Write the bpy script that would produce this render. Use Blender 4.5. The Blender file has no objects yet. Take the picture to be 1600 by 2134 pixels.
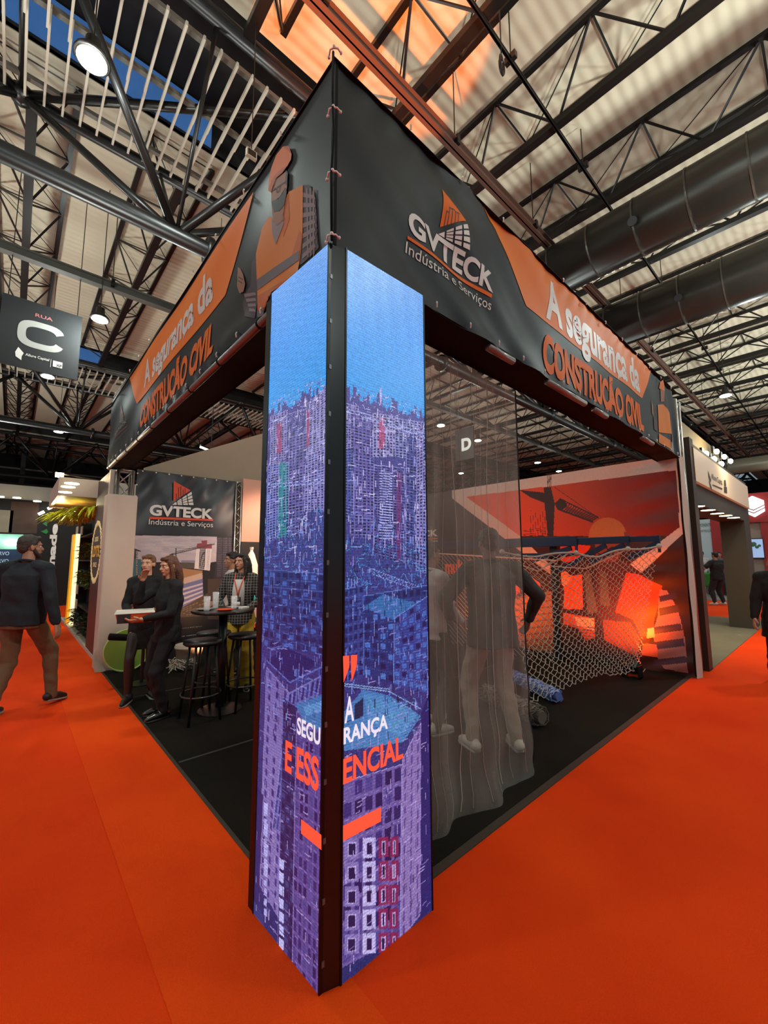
import bpy, bmesh, math, random
import numpy as np
from mathutils import Vector, Matrix, Quaternion
random.seed(7); rng = np.random.default_rng(7)
sc = bpy.context.scene
C = sc.collection
PI = math.pi
# ------------------------------------------------------------------ camera
CAMP = np.array([-0.955, -1.400, 1.585]); CF, CYAW, CPIT, CROL = 857.0, 48.05, 6.48, -0.18
def _axes():
    y, p, r = [math.radians(a) for a in (CYAW, CPIT, CROL)]
    fw = np.array([math.cos(y)*math.cos(p), math.sin(y)*math.cos(p), math.sin(p)])
    rt = np.array([math.sin(y), -math.cos(y), 0.0]); up = np.cross(rt, fw)
    return fw, rt*math.cos(r)+up*math.sin(r), up*math.cos(r)-rt*math.sin(r)
FW, RT, UP = _axes()
cd = bpy.data.cameras.new('camera'); cam = bpy.data.objects.new('camera', cd); C.objects.link(cam)
cd.sensor_fit = 'VERTICAL'; cd.sensor_height = 36.0; cd.lens = CF/2134.0*36.0
cd.clip_start = 0.05; cd.clip_end = 300
m = Matrix(((RT[0], UP[0], -FW[0], CAMP[0]), (RT[1], UP[1], -FW[1], CAMP[1]), (RT[2], UP[2], -FW[2], CAMP[2]), (0, 0, 0, 1)))
cam.matrix_world = m
sc.camera = cam
# ------------------------------------------------------------------ view and world
sc.view_settings.view_transform = 'Standard'; sc.view_settings.look = 'None'
sc.view_settings.gamma = 1; sc.view_settings.use_curve_mapping = False
sc.view_settings.exposure = 0.0
wd = bpy.data.worlds.new('hall_air'); sc.world = wd; wd.use_nodes = True
wd.node_tree.nodes['Background'].inputs[0].default_value = (0.74, 0.98, 1.12, 1)
wd.node_tree.nodes['Background'].inputs[1].default_value = 0.25
LAMPS = []
def light(name, kind, loc, energy, col=(1, .85, .68), size=0.2, target=None, spot=None, blend=.5, size_y=None):
    ld = bpy.data.lights.new(name, kind); ld.energy = energy; ld.color = col
    if kind == 'AREA':
        ld.shape = 'RECTANGLE' if size_y else 'DISK'; ld.size = size
        if size_y: ld.size_y = size_y
    else: ld.shadow_soft_size = size
    if kind == 'SPOT': ld.spot_size = math.radians(spot or 60); ld.spot_blend = blend
    o = bpy.data.objects.new(name, ld); o.location = loc; C.objects.link(o)
    if target is not None:
        o.rotation_euler = (Vector(target)-Vector(loc)).to_track_quat('-Z', 'Y').to_euler()
    return o
# rows of high-bay lamps hanging in the hall (their housings are built further down)
HIGHBAY = [(-0.65, 4.7, 8.2), (0.22, 10.36, 7.5), (-0.53, 15.3, 7.5), (0.21, 22.4, 7.5), (12.8, 10.1, 7.5), (16.0, 10.4, 7.5),
           (21.8, 15.9, 7.5), (22.8, 10.8, 7.5), (26.3, 11.1, 7.5), (1.3, 4.1, 7.7)]
HIGHBAY_OUT = [(-10, -9, 7.5), (-1, -8, 7.5), (8, -8, 7.5), (17, -8, 7.5), (-11, 2, 7.5), (9.5, -2.5, 7.5), (18, 1, 7.5), (-11, 14, 7.5), (27, -4, 7.5), (-5, 2.5, 7.5), (4, -5, 7.8)]  # last two are added out of view to brighten the fascias
for i, p in enumerate(HIGHBAY + HIGHBAY_OUT):
    e = 520 if p[0] == 9.5 else 340
    if i == 9: continue
    light('high_bay_light', 'POINT', (p[0], p[1], p[2]-0.12), e, (.86, 1, .96), .22)
# added upward fill that brightens the ceiling, out of view and without fixtures
for p, e in (((8, -4.2, 4.4), 2300), ((16, -4.2, 4.4), 2600), ((27, -3.2, 4.4), 3000), ((1.5, -5.5, 4.4), 1300), ((-4.5, 5, 4.4), 900), ((-5, 13, 4.4), 1400), ((-5, 25, 4.4), 1400)):
    light('ceiling_fill_uplight', 'SPOT', p, e, (.93, 1, .93), .4, (p[0], p[1], 10), 168, .3)
# orange LED floods of the stand
light('orange_mural_flood', 'SPOT', (5.35, .62, .35), 230, (1, .13, .01), .12, (5.9, 1.0, 1.3), 150, 1.0)
light('orange_mural_flood_two', 'SPOT', (4.9, 2.9, .30), 170, (1, .16, .015), .12, (5.9, 2.9, 1.6), 150, 1.0)
light('orange_roof_flood', 'SPOT', (1.2, 1.2, 4.1), 5200, (1, .22, .03), .06, (2.9, 3.1, 10.9), 34, .2)
light('warm_back_flood', 'SPOT', (1.3, 4.9, .25), 60, (1, .45, .22), .1, (.9, 5.9, 1.9), 110, .9)
light('salmon_panel_light', 'SPOT', (2.7, 4.6, 2.8), 160, (1, .62, .45), .1, (2.6, 5.9, 1.8), 90, .8)
light('added_fascia_spot', 'SPOT', (.9, -1.9, 4.9), 22, (1, .95, .72), .12, (.95, 0, 3.7), 34, 1.0)  # added spot without a fixture, makes the highlight on the right fascia
light('booth_fill_light', 'POINT', (2.6, 3.6, 2.7), 30, (1, .86, .74), .15)  # fill for the booth interior, no fixture built
light('booth_fill_light', 'SPOT', (.35, 2.2, 2.85), 90, (.95, .95, .88), .12, (.4, 4.2, 1.1), 100, .8)  # added fill to brighten the women's faces, no lamp hangs here
# ------------------------------------------------------------------ helpers
def R(px, py):
    d = FW*CF + RT*(px-800) - UP*(py-1067); return d
def U(px, py, ax, v):
    """world point where the sight line of a pixel meets the plane axis=v"""
    d = R(px, py); return CAMP + d*((v-CAMP[ax])/d[ax])
def s2l(c): return c/12.92 if c <= .04045 else ((c+.055)/1.055)**2.4
def hexc(h):
    if not isinstance(h, str): return tuple(h)[:3]
    h = h.lstrip('#'); return tuple(s2l(int(h[i:i+2], 16)/255) for i in (0, 2, 4))
_mats = {}
def M(name, col='808080', rough=.6, metal=0., emit=0., ecol=None, bump=0., bscale=40., vary=0., spec=.5, coat=0., alpha=1.):
    if name in _mats: return _mats[name]
    mt = bpy.data.materials.new(name); mt.use_nodes = True; nt = mt.node_tree; b = nt.nodes['Principled BSDF']
    c = hexc(col)
    b.inputs['Base Color'].default_value = (*c, 1); b.inputs['Roughness'].default_value = rough
    b.inputs['Metallic'].default_value = metal; b.inputs['Specular IOR Level'].default_value = spec
    b.inputs['Coat Weight'].default_value = coat; b.inputs['Coat Roughness'].default_value = .25
    b.inputs['Alpha'].default_value = alpha
    if emit: b.inputs['Emission Color'].default_value = (*(hexc(ecol) if ecol else c), 1); b.inputs['Emission Strength'].default_value = emit
    tc = nt.nodes.new('ShaderNodeTexCoord'); no = nt.nodes.new('ShaderNodeTexNoise'); no.inputs['Scale'].default_value = bscale; no.inputs['Detail'].default_value = 4
    nt.links.new(tc.outputs['Object'], no.inputs['Vector'])
    if bump:
        bp = nt.nodes.new('ShaderNodeBump'); bp.inputs['Strength'].default_value = bump; bp.inputs['Distance'].default_value = .02
        nt.links.new(no.outputs['Fac'], bp.inputs['Height']); nt.links.new(bp.outputs[0], b.inputs['Normal'])
    if vary:
        mx = nt.nodes.new('ShaderNodeMix'); mx.data_type = 'RGBA'
        mx.inputs[6].default_value = (*[x*(1-vary) for x in c], 1); mx.inputs[7].default_value = (*[min(1, x*(1+vary)) for x in c], 1)
        nt.links.new(no.outputs['Fac'], mx.inputs[0]); nt.links.new(mx.outputs[2], b.inputs['Base Color'])
    _mats[name] = mt; return mt
def MA(name, rough=.6, emit=0., domain_attr='print', gain=1., coat=0., bump=0., bscale=30, led=False):
    """material showing the printed or displayed picture stored on the mesh"""
    if name in _mats: return _mats[name]
    mt = bpy.data.materials.new(name); mt.use_nodes = True; nt = mt.node_tree; b = nt.nodes['Principled BSDF']
    at = nt.nodes.new('ShaderNodeAttribute'); at.attribute_name = domain_attr
    b.inputs['Roughness'].default_value = rough; b.inputs['Coat Weight'].default_value = coat
    if emit:
        b.inputs['Base Color'].default_value = (.01, .01, .012, 1)
        nt.links.new(at.outputs['Color'], b.inputs['Emission Color']); b.inputs['Emission Strength'].default_value = emit
    else: nt.links.new(at.outputs['Color'], b.inputs['Base Color'])
    if bump:
        tc = nt.nodes.new('ShaderNodeTexCoord'); no = nt.nodes.new('ShaderNodeTexNoise'); no.inputs['Scale'].default_value = bscale
        nt.links.new(tc.outputs['Object'], no.inputs['Vector'])
        bp = nt.nodes.new('ShaderNodeBump'); bp.inputs['Strength'].default_value = bump; bp.inputs['Distance'].default_value = .03
        nt.links.new(no.outputs['Fac'], bp.inputs['Height']); nt.links.new(bp.outputs[0], b.inputs['Normal'])
    _mats[name] = mt; return mt
def thing(name, label, cat, loc=(0, 0, 0), group=None, rz=0.):
    o = bpy.data.objects.new(name, None); C.objects.link(o); o.location = tuple(float(x) for x in loc); o.rotation_euler = (0, 0, rz)
    o.empty_display_size = .1; o['label'] = label; o['category'] = cat
    if group: o['group'] = group
    return o
def tag(o, label=None, cat=None, group=None, kind=None):
    if label: o['label'] = label
    if cat: o['category'] = cat
    if group: o['group'] = group
    if kind: o['kind'] = kind
    return o
def link_mesh(name, me, parent=None, local=False, loc=None):
    o = bpy.data.objects.new(name, me); C.objects.link(o)
    if parent is not None: o.parent = parent
    return o
def root_mat(p):
    M0 = Matrix.Identity(4)
    while p is not None:
        M0 = (Matrix.Translation(p.location) @ p.rotation_euler.to_matrix().to_4x4()) @ M0; p = p.parent
    return M0
class MB:
    def __init__(s): s.v = []; s.f = []; s.mi = []; s.m = 0
    def add(s, vs, fs):
        n = len(s.v); s.v += [tuple(float(c) for c in v) for v in vs]; s.f += [tuple(i+n for i in f) for f in fs]; s.mi += [s.m]*len(fs); return s
    def box(s, c, d, rz=0., rot=None):
        x, y, z = d[0]/2, d[1]/2, d[2]/2
        vs = [Vector((a*x, b*y, e*z)) for a in (-1, 1) for b in (-1, 1) for e in (-1, 1)]
        q = rot if rot is not None else Matrix.Rotation(rz, 3, 'Z')
        vs = [q @ v + Vector(c) for v in vs]
        return s.add(vs, [(0, 1, 3, 2), (4, 6, 7, 5), (0, 4, 5, 1), (2, 3, 7, 6), (0, 2, 6, 4), (1, 5, 7, 3)])
    def bb(s, a, b):
        a = [min(p, q) for p, q in zip(a, b)], [max(p, q) for p, q in zip(a, b)]
        lo, hi = a; return s.box([(p+q)/2 for p, q in zip(lo, hi)], [q-p for p, q in zip(lo, hi)])
    def beam(s, a, b, w, h):
        a, b = Vector(a), Vector(b); d = b-a; L = d.length; x = d.normalized()
        up = Vector((0, 0, 1)) if abs(x.z) < .95 else Vector((1, 0, 0)); y = up.cross(x).normalized(); z = x.cross(y)
        q = Matrix((x, y, z)).transposed(); return s.box((a+b)/2, (L, w, h), rot=q)
    def tube(s, pts, r, seg=8, closed=False, caps=True):
        P = [Vector(p) for p in pts]; n = len(P); rr = r if isinstance(r, (list, tuple)) else [r]*n
        rings = []; prev = None
        for i, p in enumerate(P):
            if closed: t = (P[(i+1) % n]-P[i-1])
            else: t = P[min(i+1, n-1)]-P[max(i-1, 0)]
            t = t.normalized() if t.length > 1e-9 else Vector((0, 0, 1))
            if prev is None:
                a = Vector((0, 0, 1)) if abs(t.z) < .9 else Vector((1, 0, 0)); u = t.cross(a).normalized()
            else:
                u = prev - t*prev.dot(t); u = u.normalized() if u.length > 1e-6 else t.orthogonal().normalized()
            w = t.cross(u); prev = u
            rings.append([p + (u*math.cos(2*PI*k/seg)+w*math.sin(2*PI*k/seg))*rr[i] for k in range(seg)])
        vs = [v for rg in rings for v in rg]; fs = []
        for i in range(n if closed else n-1):
            j = (i+1) % n
            for k in range(seg): fs.append((i*seg+k, i*seg+(k+1) % seg, j*seg+(k+1) % seg, j*seg+k))
        if caps and not closed: fs += [tuple(range(seg))[::-1], tuple((n-1)*seg+k for k in range(seg))]
        return s.add(vs, fs)
    def cyl(s, a, b, r, seg=16, r2=None): return s.tube([a, b], [r, r if r2 is None else r2], seg)
    def lathe(s, prof, c=(0, 0, 0), seg=24, ax='Z'):
        vs = []; fs = []
        for r, z in prof:
            for k in range(seg):
                a = 2*PI*k/seg; vs.append((c[0]+r*math.cos(a), c[1]+r*math.sin(a), c[2]+z))
        for i in range(len(prof)-1):
            for k in range(seg): fs.append((i*seg+k, i*seg+(k+1) % seg, (i+1)*seg+(k+1) % seg, (i+1)*seg+k))
        fs += [tuple(range(seg))[::-1], tuple((len(prof)-1)*seg+k for k in range(seg))]
        return s.add(vs, fs)
    def sph(s, c, r, seg=12, rings=8, q=None):
        r = r if isinstance(r, (list, tuple)) else (r, r, r); vs = []; fs = []
        for i in range(rings+1):
            t = PI*i/rings
            for k in range(seg):
                a = 2*PI*k/seg; v = Vector((math.sin(t)*math.cos(a)*r[0], math.sin(t)*math.sin(a)*r[1], math.cos(t)*r[2]))
                if q is not None: v = q @ v
                vs.append(v+Vector(c))
        for i in range(rings):
            for k in range(seg): fs.append((i*seg+k, (i+1)*seg+k, (i+1)*seg+(k+1) % seg, i*seg+(k+1) % seg))
        return s.add(vs, fs)
    def poly(s, pts): return s.add(pts, [tuple(range(len(pts)))])
    def slab(s, pts, off):
        """flat outline given a real thickness"""
        n = len(pts); o = Vector(off); a = [Vector(p) for p in pts]
        vs = a+[p+o for p in a]
        fs = [tuple(range(n)), tuple(range(2*n-1, n-1, -1))]+[(i, i+n, (i+1) % n+n, (i+1) % n) for i in range(n)]
        return s.add(vs, fs)
    def build(s, name, mat, parent=None, smooth=False, bevel=0, warp=None):
        me = bpy.data.meshes.new(name); vs = s.v
        if warp: vs = [warp(v) for v in vs]
        if parent is not None:
            im = root_mat(parent).inverted(); vs = [im @ Vector(v) for v in vs]
        me.from_pydata([tuple(v) for v in vs], [], s.f)
        for mm in (mat if isinstance(mat, (list, tuple)) else [mat]): me.materials.append(mm)
        me.polygons.foreach_set('material_index', s.mi)
        if smooth: me.polygons.foreach_set('use_smooth', [True]*len(s.f))
        bm = bmesh.new(); bm.from_mesh(me); bmesh.ops.recalc_face_normals(bm, faces=bm.faces[:]); bm.to_mesh(me); bm.free()
        if smooth == 'auto': pass
        me.update()
        o = link_mesh(name, me, parent)
        if bevel:
            md = o.modifiers.new('bevel', 'BEVEL'); md.width = bevel; md.segments = 2; md.limit_method = 'ANGLE'
        return o
def copy_tree(o, parent=None):
    c = o.copy(); C.objects.link(c); c.parent = parent
    for ch in [x for x in list(o.children)]: copy_tree(ch, c)
    return c
def struct(o): o['kind'] = 'structure'; return o
# ---- lettering -------------------------------------------------------------
_txt = {}
_H = {}
def text_geo_h(bold):
    if bold not in _H:
        cu = bpy.data.curves.new('t', 'FONT'); cu.body = 'H'; cu.offset = bold; o = bpy.data.objects.new('t', cu); C.objects.link(o); bpy.context.view_layer.update()
        me = bpy.data.meshes.new_from_object(o.evaluated_get(bpy.context.evaluated_depsgraph_get())); ys = [v.co.y for v in me.vertices]; _H[bold] = (min(ys), max(ys)); bpy.data.objects.remove(o); bpy.data.meshes.remove(me)
    return _H[bold]
def text_geo(s, bold=0., cap=False):
    k = (s, bold, cap)
    if k in _txt: return _txt[k]
    cu = bpy.data.curves.new('t', 'FONT'); cu.body = s; cu.offset = bold; cu.resolution_u = 4; cu.fill_mode = 'FRONT'
    o = bpy.data.objects.new('t', cu); C.objects.link(o); bpy.context.view_layer.update()
    me = bpy.data.meshes.new_from_object(o.evaluated_get(bpy.context.evaluated_depsgraph_get()))
    bm = bmesh.new(); bm.from_mesh(me); bmesh.ops.remove_doubles(bm, verts=bm.verts[:], dist=1e-5)
    vs = np.array([v.co[:2] for v in bm.verts]); bm.verts.index_update(); fs = [[v.index for v in f.verts] for f in bm.faces]
    bm.free(); bpy.data.objects.remove(o); bpy.data.meshes.remove(me); bpy.data.curves.remove(cu)
    if cap:   # x over the text width, y from baseline (0) to capital height (1)
        H = text_geo_h(bold); vs[:, 0] -= vs[:, 0].min(); vs[:, 0] /= vs[:, 0].max(); vs[:, 1] = (vs[:, 1]-H[0])/(H[1]-H[0])
    else: vs -= vs.min(0); vs /= vs.max(0)
    _txt[k] = (vs, fs); return _txt[k]
def text_on(mb, s, O, u, v, box, bold=0., off=(0, 0, 0), clip=None, cap=False):
    """letters fitted to box (u0,v0,u1,v1) of the plane O+u*a+v*b"""
    vs, fs = text_geo(s, bold, cap); O, u, v, off = map(np.array, (O, u, v, off))
    a = box[0]+vs[:, 0]*(box[2]-box[0]); b = box[1]+vs[:, 1]*(box[3]-box[1])
    P = O+np.outer(a, u)+np.outer(b, v)+off
    if clip is not None:
        P2 = P.copy(); fs = [f for f in fs if all(clip(a[i], b[i]) for i in f)]
    mb.add(P, fs); return mb
def subdiv(o, maxlen):
    bm = bmesh.new(); bm.from_mesh(o.data)
    for _ in range(6):
        es = [e for e in bm.edges if e.calc_length() > maxlen]
        if not es: break
        bmesh.ops.subdivide_edges(bm, edges=es, cuts=1); bmesh.ops.triangulate(bm, faces=[f for f in bm.faces if len(f.verts) > 4])
    bm.to_mesh(o.data); bm.free()
# ---- raster pictures (prints and LED displays) -----------------------------
class Pic:
    """a small picture drawn with polygons; (u,v) in metres, v up"""
    def __init__(s, w, h, nx, ny, col=(0, 0, 0)):
        s.w, s.h, s.nx, s.ny = w, h, nx, ny; s.a = np.zeros((ny, nx, 3), np.float32); s.a[:] = hexc(col)
        s.X, s.Y = np.meshgrid((np.arange(nx)+.5)*w/nx, (np.arange(ny)+.5)*h/ny)
    def mask(s, pts):
        p = np.array(pts, float); x0, y0 = p.min(0); x1, y1 = p.max(0)
        i0, i1 = max(0, int(x0/s.w*s.nx)-1), min(s.nx, int(x1/s.w*s.nx)+2); j0, j1 = max(0, int(y0/s.h*s.ny)-1), min(s.ny, int(y1/s.h*s.ny)+2)
        if i0 >= i1 or j0 >= j1: return None
        X, Y = s.X[j0:j1, i0:i1], s.Y[j0:j1, i0:i1]; ins = np.zeros(X.shape, bool); n = len(p)
        for i in range(n):
            xa, ya = p[i]; xb, yb = p[(i+1) % n]
            if ya == yb: continue
            c = ((ya > Y) != (yb > Y)) & (X < (xb-xa)*(Y-ya)/(yb-ya)+xa); ins ^= c
        return (slice(j0, j1), slice(i0, i1)), ins
    def poly(s, pts, col, a=1.):
        m = s.mask(pts)
        if m is None: return s
        sl, ins = m; c = np.array(hexc(col)); v = s.a[sl]; v[ins] = v[ins]*(1-a)+c*a; return s
    def line(s, a, b, w, col, al=1.):
        a, b = np.array(a, float), np.array(b, float); d = b-a; L = np.hypot(*d)+1e-9; n = np.array([-d[1], d[0]])/L*w/2
        return s.poly([a+n, b+n, b-n, a-n], col, al)
    def quad(s, q, u0, v0, u1, v1):
        q = [np.array(p, float) for p in q]
        f = lambda u, v: (q[0]*(1-u)+q[1]*u)*(1-v)+(q[3]*(1-u)+q[2]*u)*v
        return [f(u0, v0), f(u1, v0), f(u1, v1), f(u0, v1)]
    def grid(s, q, nx, ny, col, fu=.6, fv=.6, jit=0., cols=None, al=1.):
        """q: bottom-left, bottom-right, top-right, top-left"""
        for i in range(nx):
            for j in range(ny):
                if jit and rng.random() < jit: continue
                u = (i+.5)/nx; v = (j+.5)/ny; c = cols[rng.integers(len(cols))] if cols else col
                s.poly(s.quad(q, u-fu/2/nx, v-fv/2/ny, u+fu/2/nx, v+fv/2/ny), c, al)
        return s
    def noise(s, amp, scale=1):
        n = rng.random((s.ny//scale+1, s.nx//scale+1)); n = np.kron(n, np.ones((scale, scale)))[:s.ny, :s.nx]
        s.a *= (1+amp*(n-.5)*2)[..., None].astype(np.float32); return s
    def mesh(s, name, O, u, v, mat, parent, warp=None, thick=None):
        O, u, v = map(np.array, (O, u, v)); nx, ny = s.nx, s.ny
        ii, jj = np.meshgrid(np.arange(nx+1), np.arange(ny+1)); P = O+np.outer(ii.ravel()*s.w/nx, u)+np.outer(jj.ravel()*s.h/ny, v)
        if warp: P = warp(P)
        im = np.array(root_mat(parent).inverted()) if parent is not None else np.eye(4)
        P = P @ im[:3, :3].T + im[:3, 3]
        k = (jj[:-1, :-1]*(nx+1)+ii[:-1, :-1]).ravel(); F = np.stack([k, k+1, k+nx+2, k+nx+1], 1)
        me = bpy.data.meshes.new(name); me.vertices.add(len(P)); me.vertices.foreach_set('co', P.ravel())
        me.loops.add(F.size); me.loops.foreach_set('vertex_index', F.ravel()); me.polygons.add(len(F))
        me.polygons.foreach_set('loop_start', np.arange(len(F))*4); me.update(calc_edges=True)
        if warp: me.polygons.foreach_set('use_smooth', [True]*len(F))
        at = me.attributes.new('print', 'FLOAT_COLOR', 'FACE'); cc = np.ones((len(F), 4), np.float32); cc[:, :3] = s.a.reshape(-1, 3); at.data.foreach_set('color', cc.ravel())
        me.materials.append(mat); return link_mesh(name, me, parent)
# ------------------------------------------------------------------ floor and hall shell
def carpet_mat(name, col, col2, seamx=None):
    mt = M(name, col, rough=.95, bump=.35, bscale=260, spec=.1); nt = mt.node_tree; b = nt.nodes['Principled BSDF']
    tc = nt.nodes.new('ShaderNodeTexCoord'); n1 = nt.nodes.new('ShaderNodeTexNoise'); n1.inputs['Scale'].default_value = 1.1; n1.inputs['Detail'].default_value = 5
    n2 = nt.nodes.new('ShaderNodeTexNoise'); n2.inputs['Scale'].default_value = 180; n2.inputs['Detail'].default_value = 2
    nt.links.new(tc.outputs['Object'], n1.inputs['Vector']); nt.links.new(tc.outputs['Object'], n2.inputs['Vector'])
    ad = nt.nodes.new('ShaderNodeMath'); ad.operation = 'MULTIPLY_ADD'; ad.inputs[1].default_value = .45; nt.links.new(n2.outputs['Fac'], ad.inputs[0]); nt.links.new(n1.outputs['Fac'], ad.inputs[2])
    cr = nt.nodes.new('ShaderNodeValToRGB'); cr.color_ramp.elements[0].position = .45; cr.color_ramp.elements[1].position = 1.0
    cr.color_ramp.elements[0].color = (*hexc(col), 1); cr.color_ramp.elements[1].color = (*hexc(col2), 1)
    nt.links.new(ad.outputs[0], cr.inputs[0]); nt.links.new(cr.outputs[0], b.inputs['Base Color']); return mt
m_orange = carpet_mat('orange_carpet', 'dc3609', 'f0480c')
m_orange2 = carpet_mat('orange_carpet_strip', 'e23c0a', 'f6520e')
m_black = carpet_mat('black_carpet', '16130f', '221e19')
m_grey = carpet_mat('grey_carpet', '6d6656', '7c7563')
fl = MB(); fl.bb((-14, -12, -.2), (66, 48, 0)); struct(fl.build('floor', m_orange))
q = MB(); q.bb((-.43, -9, 0), (.12, 44, .004)); struct(q.build('floor_aisle_carpet', m_orange2))
q = MB(); q.bb((.12, .155, 0), (6.05, 6.0, .008)); struct(q.build('floor_stand_carpet', m_black))
q = MB(); q.bb((.12, .105, 0), (6.55, .155, .006)); q.bb((.095, .105, 0), (.12, 6.0, .006)); struct(q.build('trim_1', M('carpet_edge', '33291f', .7)))
q = MB(); q.bb((.13, 2.2, .008), (6, 2.225, .0105)); q.bb((.13, 4.2, .008), (6, 4.22, .0105)); struct(q.build('trim_2', M('carpet_seam', '3a3732', .9)))
q = MB(); q.bb((6.45, .0, 0), (13.3, 6, .01)); struct(q.build('floor_grey_carpet', m_grey))
q = MB(); q.bb((18.4, -6, 0), (30, 12, .06)); struct(q.build('floor_far_platform', M('pale_platform', '8f8c84', .5)))
# ceiling deck: corrugated sheet, ribs along X
mdk = M('beige_roof_deck', 'b9b19b', .75, vary=.12, bscale=.6); nt = mdk.node_tree; b = nt.nodes['Principled BSDF']
tc = nt.nodes.new('ShaderNodeTexCoord'); wv = nt.nodes.new('ShaderNodeTexWave'); wv.bands_direction = 'Y'; wv.inputs['Scale'].default_value = 1.45; wv.inputs['Distortion'].default_value = 0
nt.links.new(tc.outputs['Object'], wv.inputs['Vector']); bp = nt.nodes.new('ShaderNodeBump'); bp.inputs['Distance'].default_value = .015; bp.inputs['Strength'].default_value = .9
nt.links.new(wv.outputs['Fac'], bp.inputs['Height']); nt.links.new(bp.outputs[0], b.inputs['Normal'])
PER = 15.5; A1, A2, BY = 4.5, 8.0, 6.3; ZC, ZB = 10.1, 7.5
def skyl(k): return A1+.3+k*PER, A2-.3+k*PER
dk = MB(); edges = [-12.0]
for k in (-1, 0, 1, 2): edges += list(skyl(k))
edges.append(48.0)
for i in range(0, len(edges)-1, 2): dk.bb((-14, edges[i], 10.98), (66, edges[i+1], 11.08))
struct(dk.build('ceiling', mdk))
sk = MB()
for k in (-1, 0, 1, 2): a, b_ = skyl(k); sk.bb((-14, a-.2, 12.2), (66, b_+.2, 12.25)); sk.bb((-14, a-.1, 11), (66, a, 12.2)); sk.bb((-14, b_, 11), (66, b_+.1, 12.2))
struct(sk.build('ceiling_lantern', M('dark_lantern', '1b1a19', .8)))
sb = MB()
for k in (0, 1):
    a, b_ = skyl(k)
    for x in np.arange(-13, 60 if k == 0 else 3, 5.6): sb.bb((x, b_-.03, 11.15), (x+3.6, b_-.005, 12.1))
struct(sb.build('window_1', M('dusk_skylight', '2a4a75', .4, emit=.6, ecol='3f6aa5')))
q = MB(); q.bb((-14, 47.5, 0), (66, 48, 11)); struct(q.build('wall_left', M('dark_hall_wall', '171615', .9)))
q = MB(); q.bb((65.5, -12, 0), (66, 48, 11)); struct(q.build('wall_right', _mats['dark_hall_wall']))
# ------------------------------------------------------------------ roof structure
m_steel = M('black_roof_steel', '1b1918', .33, metal=.3, vary=.3, bscale=3)
m_steel2 = M('grey_green_steel', '4b4a44', .5, metal=.2)
m_brown = M('red_brown_steel', '4a332a', .5)
def joist_meshes(L):
    out = []
    n = int(round(L/2.0)); st = L/n
    for nm, x, z, r in (('bottom_chord', 0, 0, .085), ('top_chord', -.66, .8, .055), ('top_chord', .66, .8, .055)):
        b = MB(); b.bb((x-r, 0, z-r*.8), (x+r, L, z+r*.8)); out.append((nm, b))
    w = MB()
    for i in range(n):
        y0 = i*st
        for sx in (-.66, .66):
            w.tube([(0, y0+st*.5, 0), (sx, y0, .8)], .026, 5); w.tube([(0, y0+st*.5, 0), (sx, y0+st, .8)], .026, 5)
        w.tube([(-.66, y0, .8), (.66, y0, .8)], .02, 4); w.tube([(-.66, y0, .8), (.66, y0+st, .8)], .014, 4)
    out.append(('web', w)); return out
JX = [-6.6, -4.0, -1.3, 1.3, 3.95, 6.42, 9.06, 12.1, 15.3, 18.5, 21.6, 24.9, 28.2, 31.5, 34.8, 38.1, 41.4, 44.7]
JS = [(-6.9, A1), (A2, A1+PER), (A2+PER, A1+2*PER), (A2+2*PER, 47)]
JL = 'black steel lattice roof joist running front to back under the beige roof deck'
protos = {}
ORD = ['first', 'second', 'third', 'fourth', 'fifth', 'sixth', 'seventh', 'eighth', 'ninth', 'tenth', 'eleventh', 'twelfth', 'thirteenth', 'fourteenth', 'fifteenth', 'sixteenth', 'seventeenth', 'eighteenth']
ROWN = ['in the row over the camera', 'in the row just beyond the stand', 'in the row behind the C sign', 'in the farthest row']
for si, (ya, yb) in enumerate(JS):
    L = round(yb-ya, 2); proto = None
    for x in JX:
        if si == 0 and x < -5: continue
        if si == 3 and not (x > 6 or x < 2): continue
        if proto is None:
            proto = thing('roof_joist', JL, 'roof joist', (x, ya, ZC), 'lattice roof joists')
            proto['label'] = '%s black lattice roof joist from the left %s' % (ORD[JX.index(x)], ROWN[si])
            for nm, b in joist_meshes(L):
                b.v = [(v[0]+x, v[1]+ya, v[2]+ZC) for v in b.v]; b.build(nm, m_steel, proto)
        else:
            c = copy_tree(proto); c.location = (x, ya, ZC)
            c['label'] = '%s black lattice roof joist from the left %s' % (ORD[JX.index(x)], ROWN[si])
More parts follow.
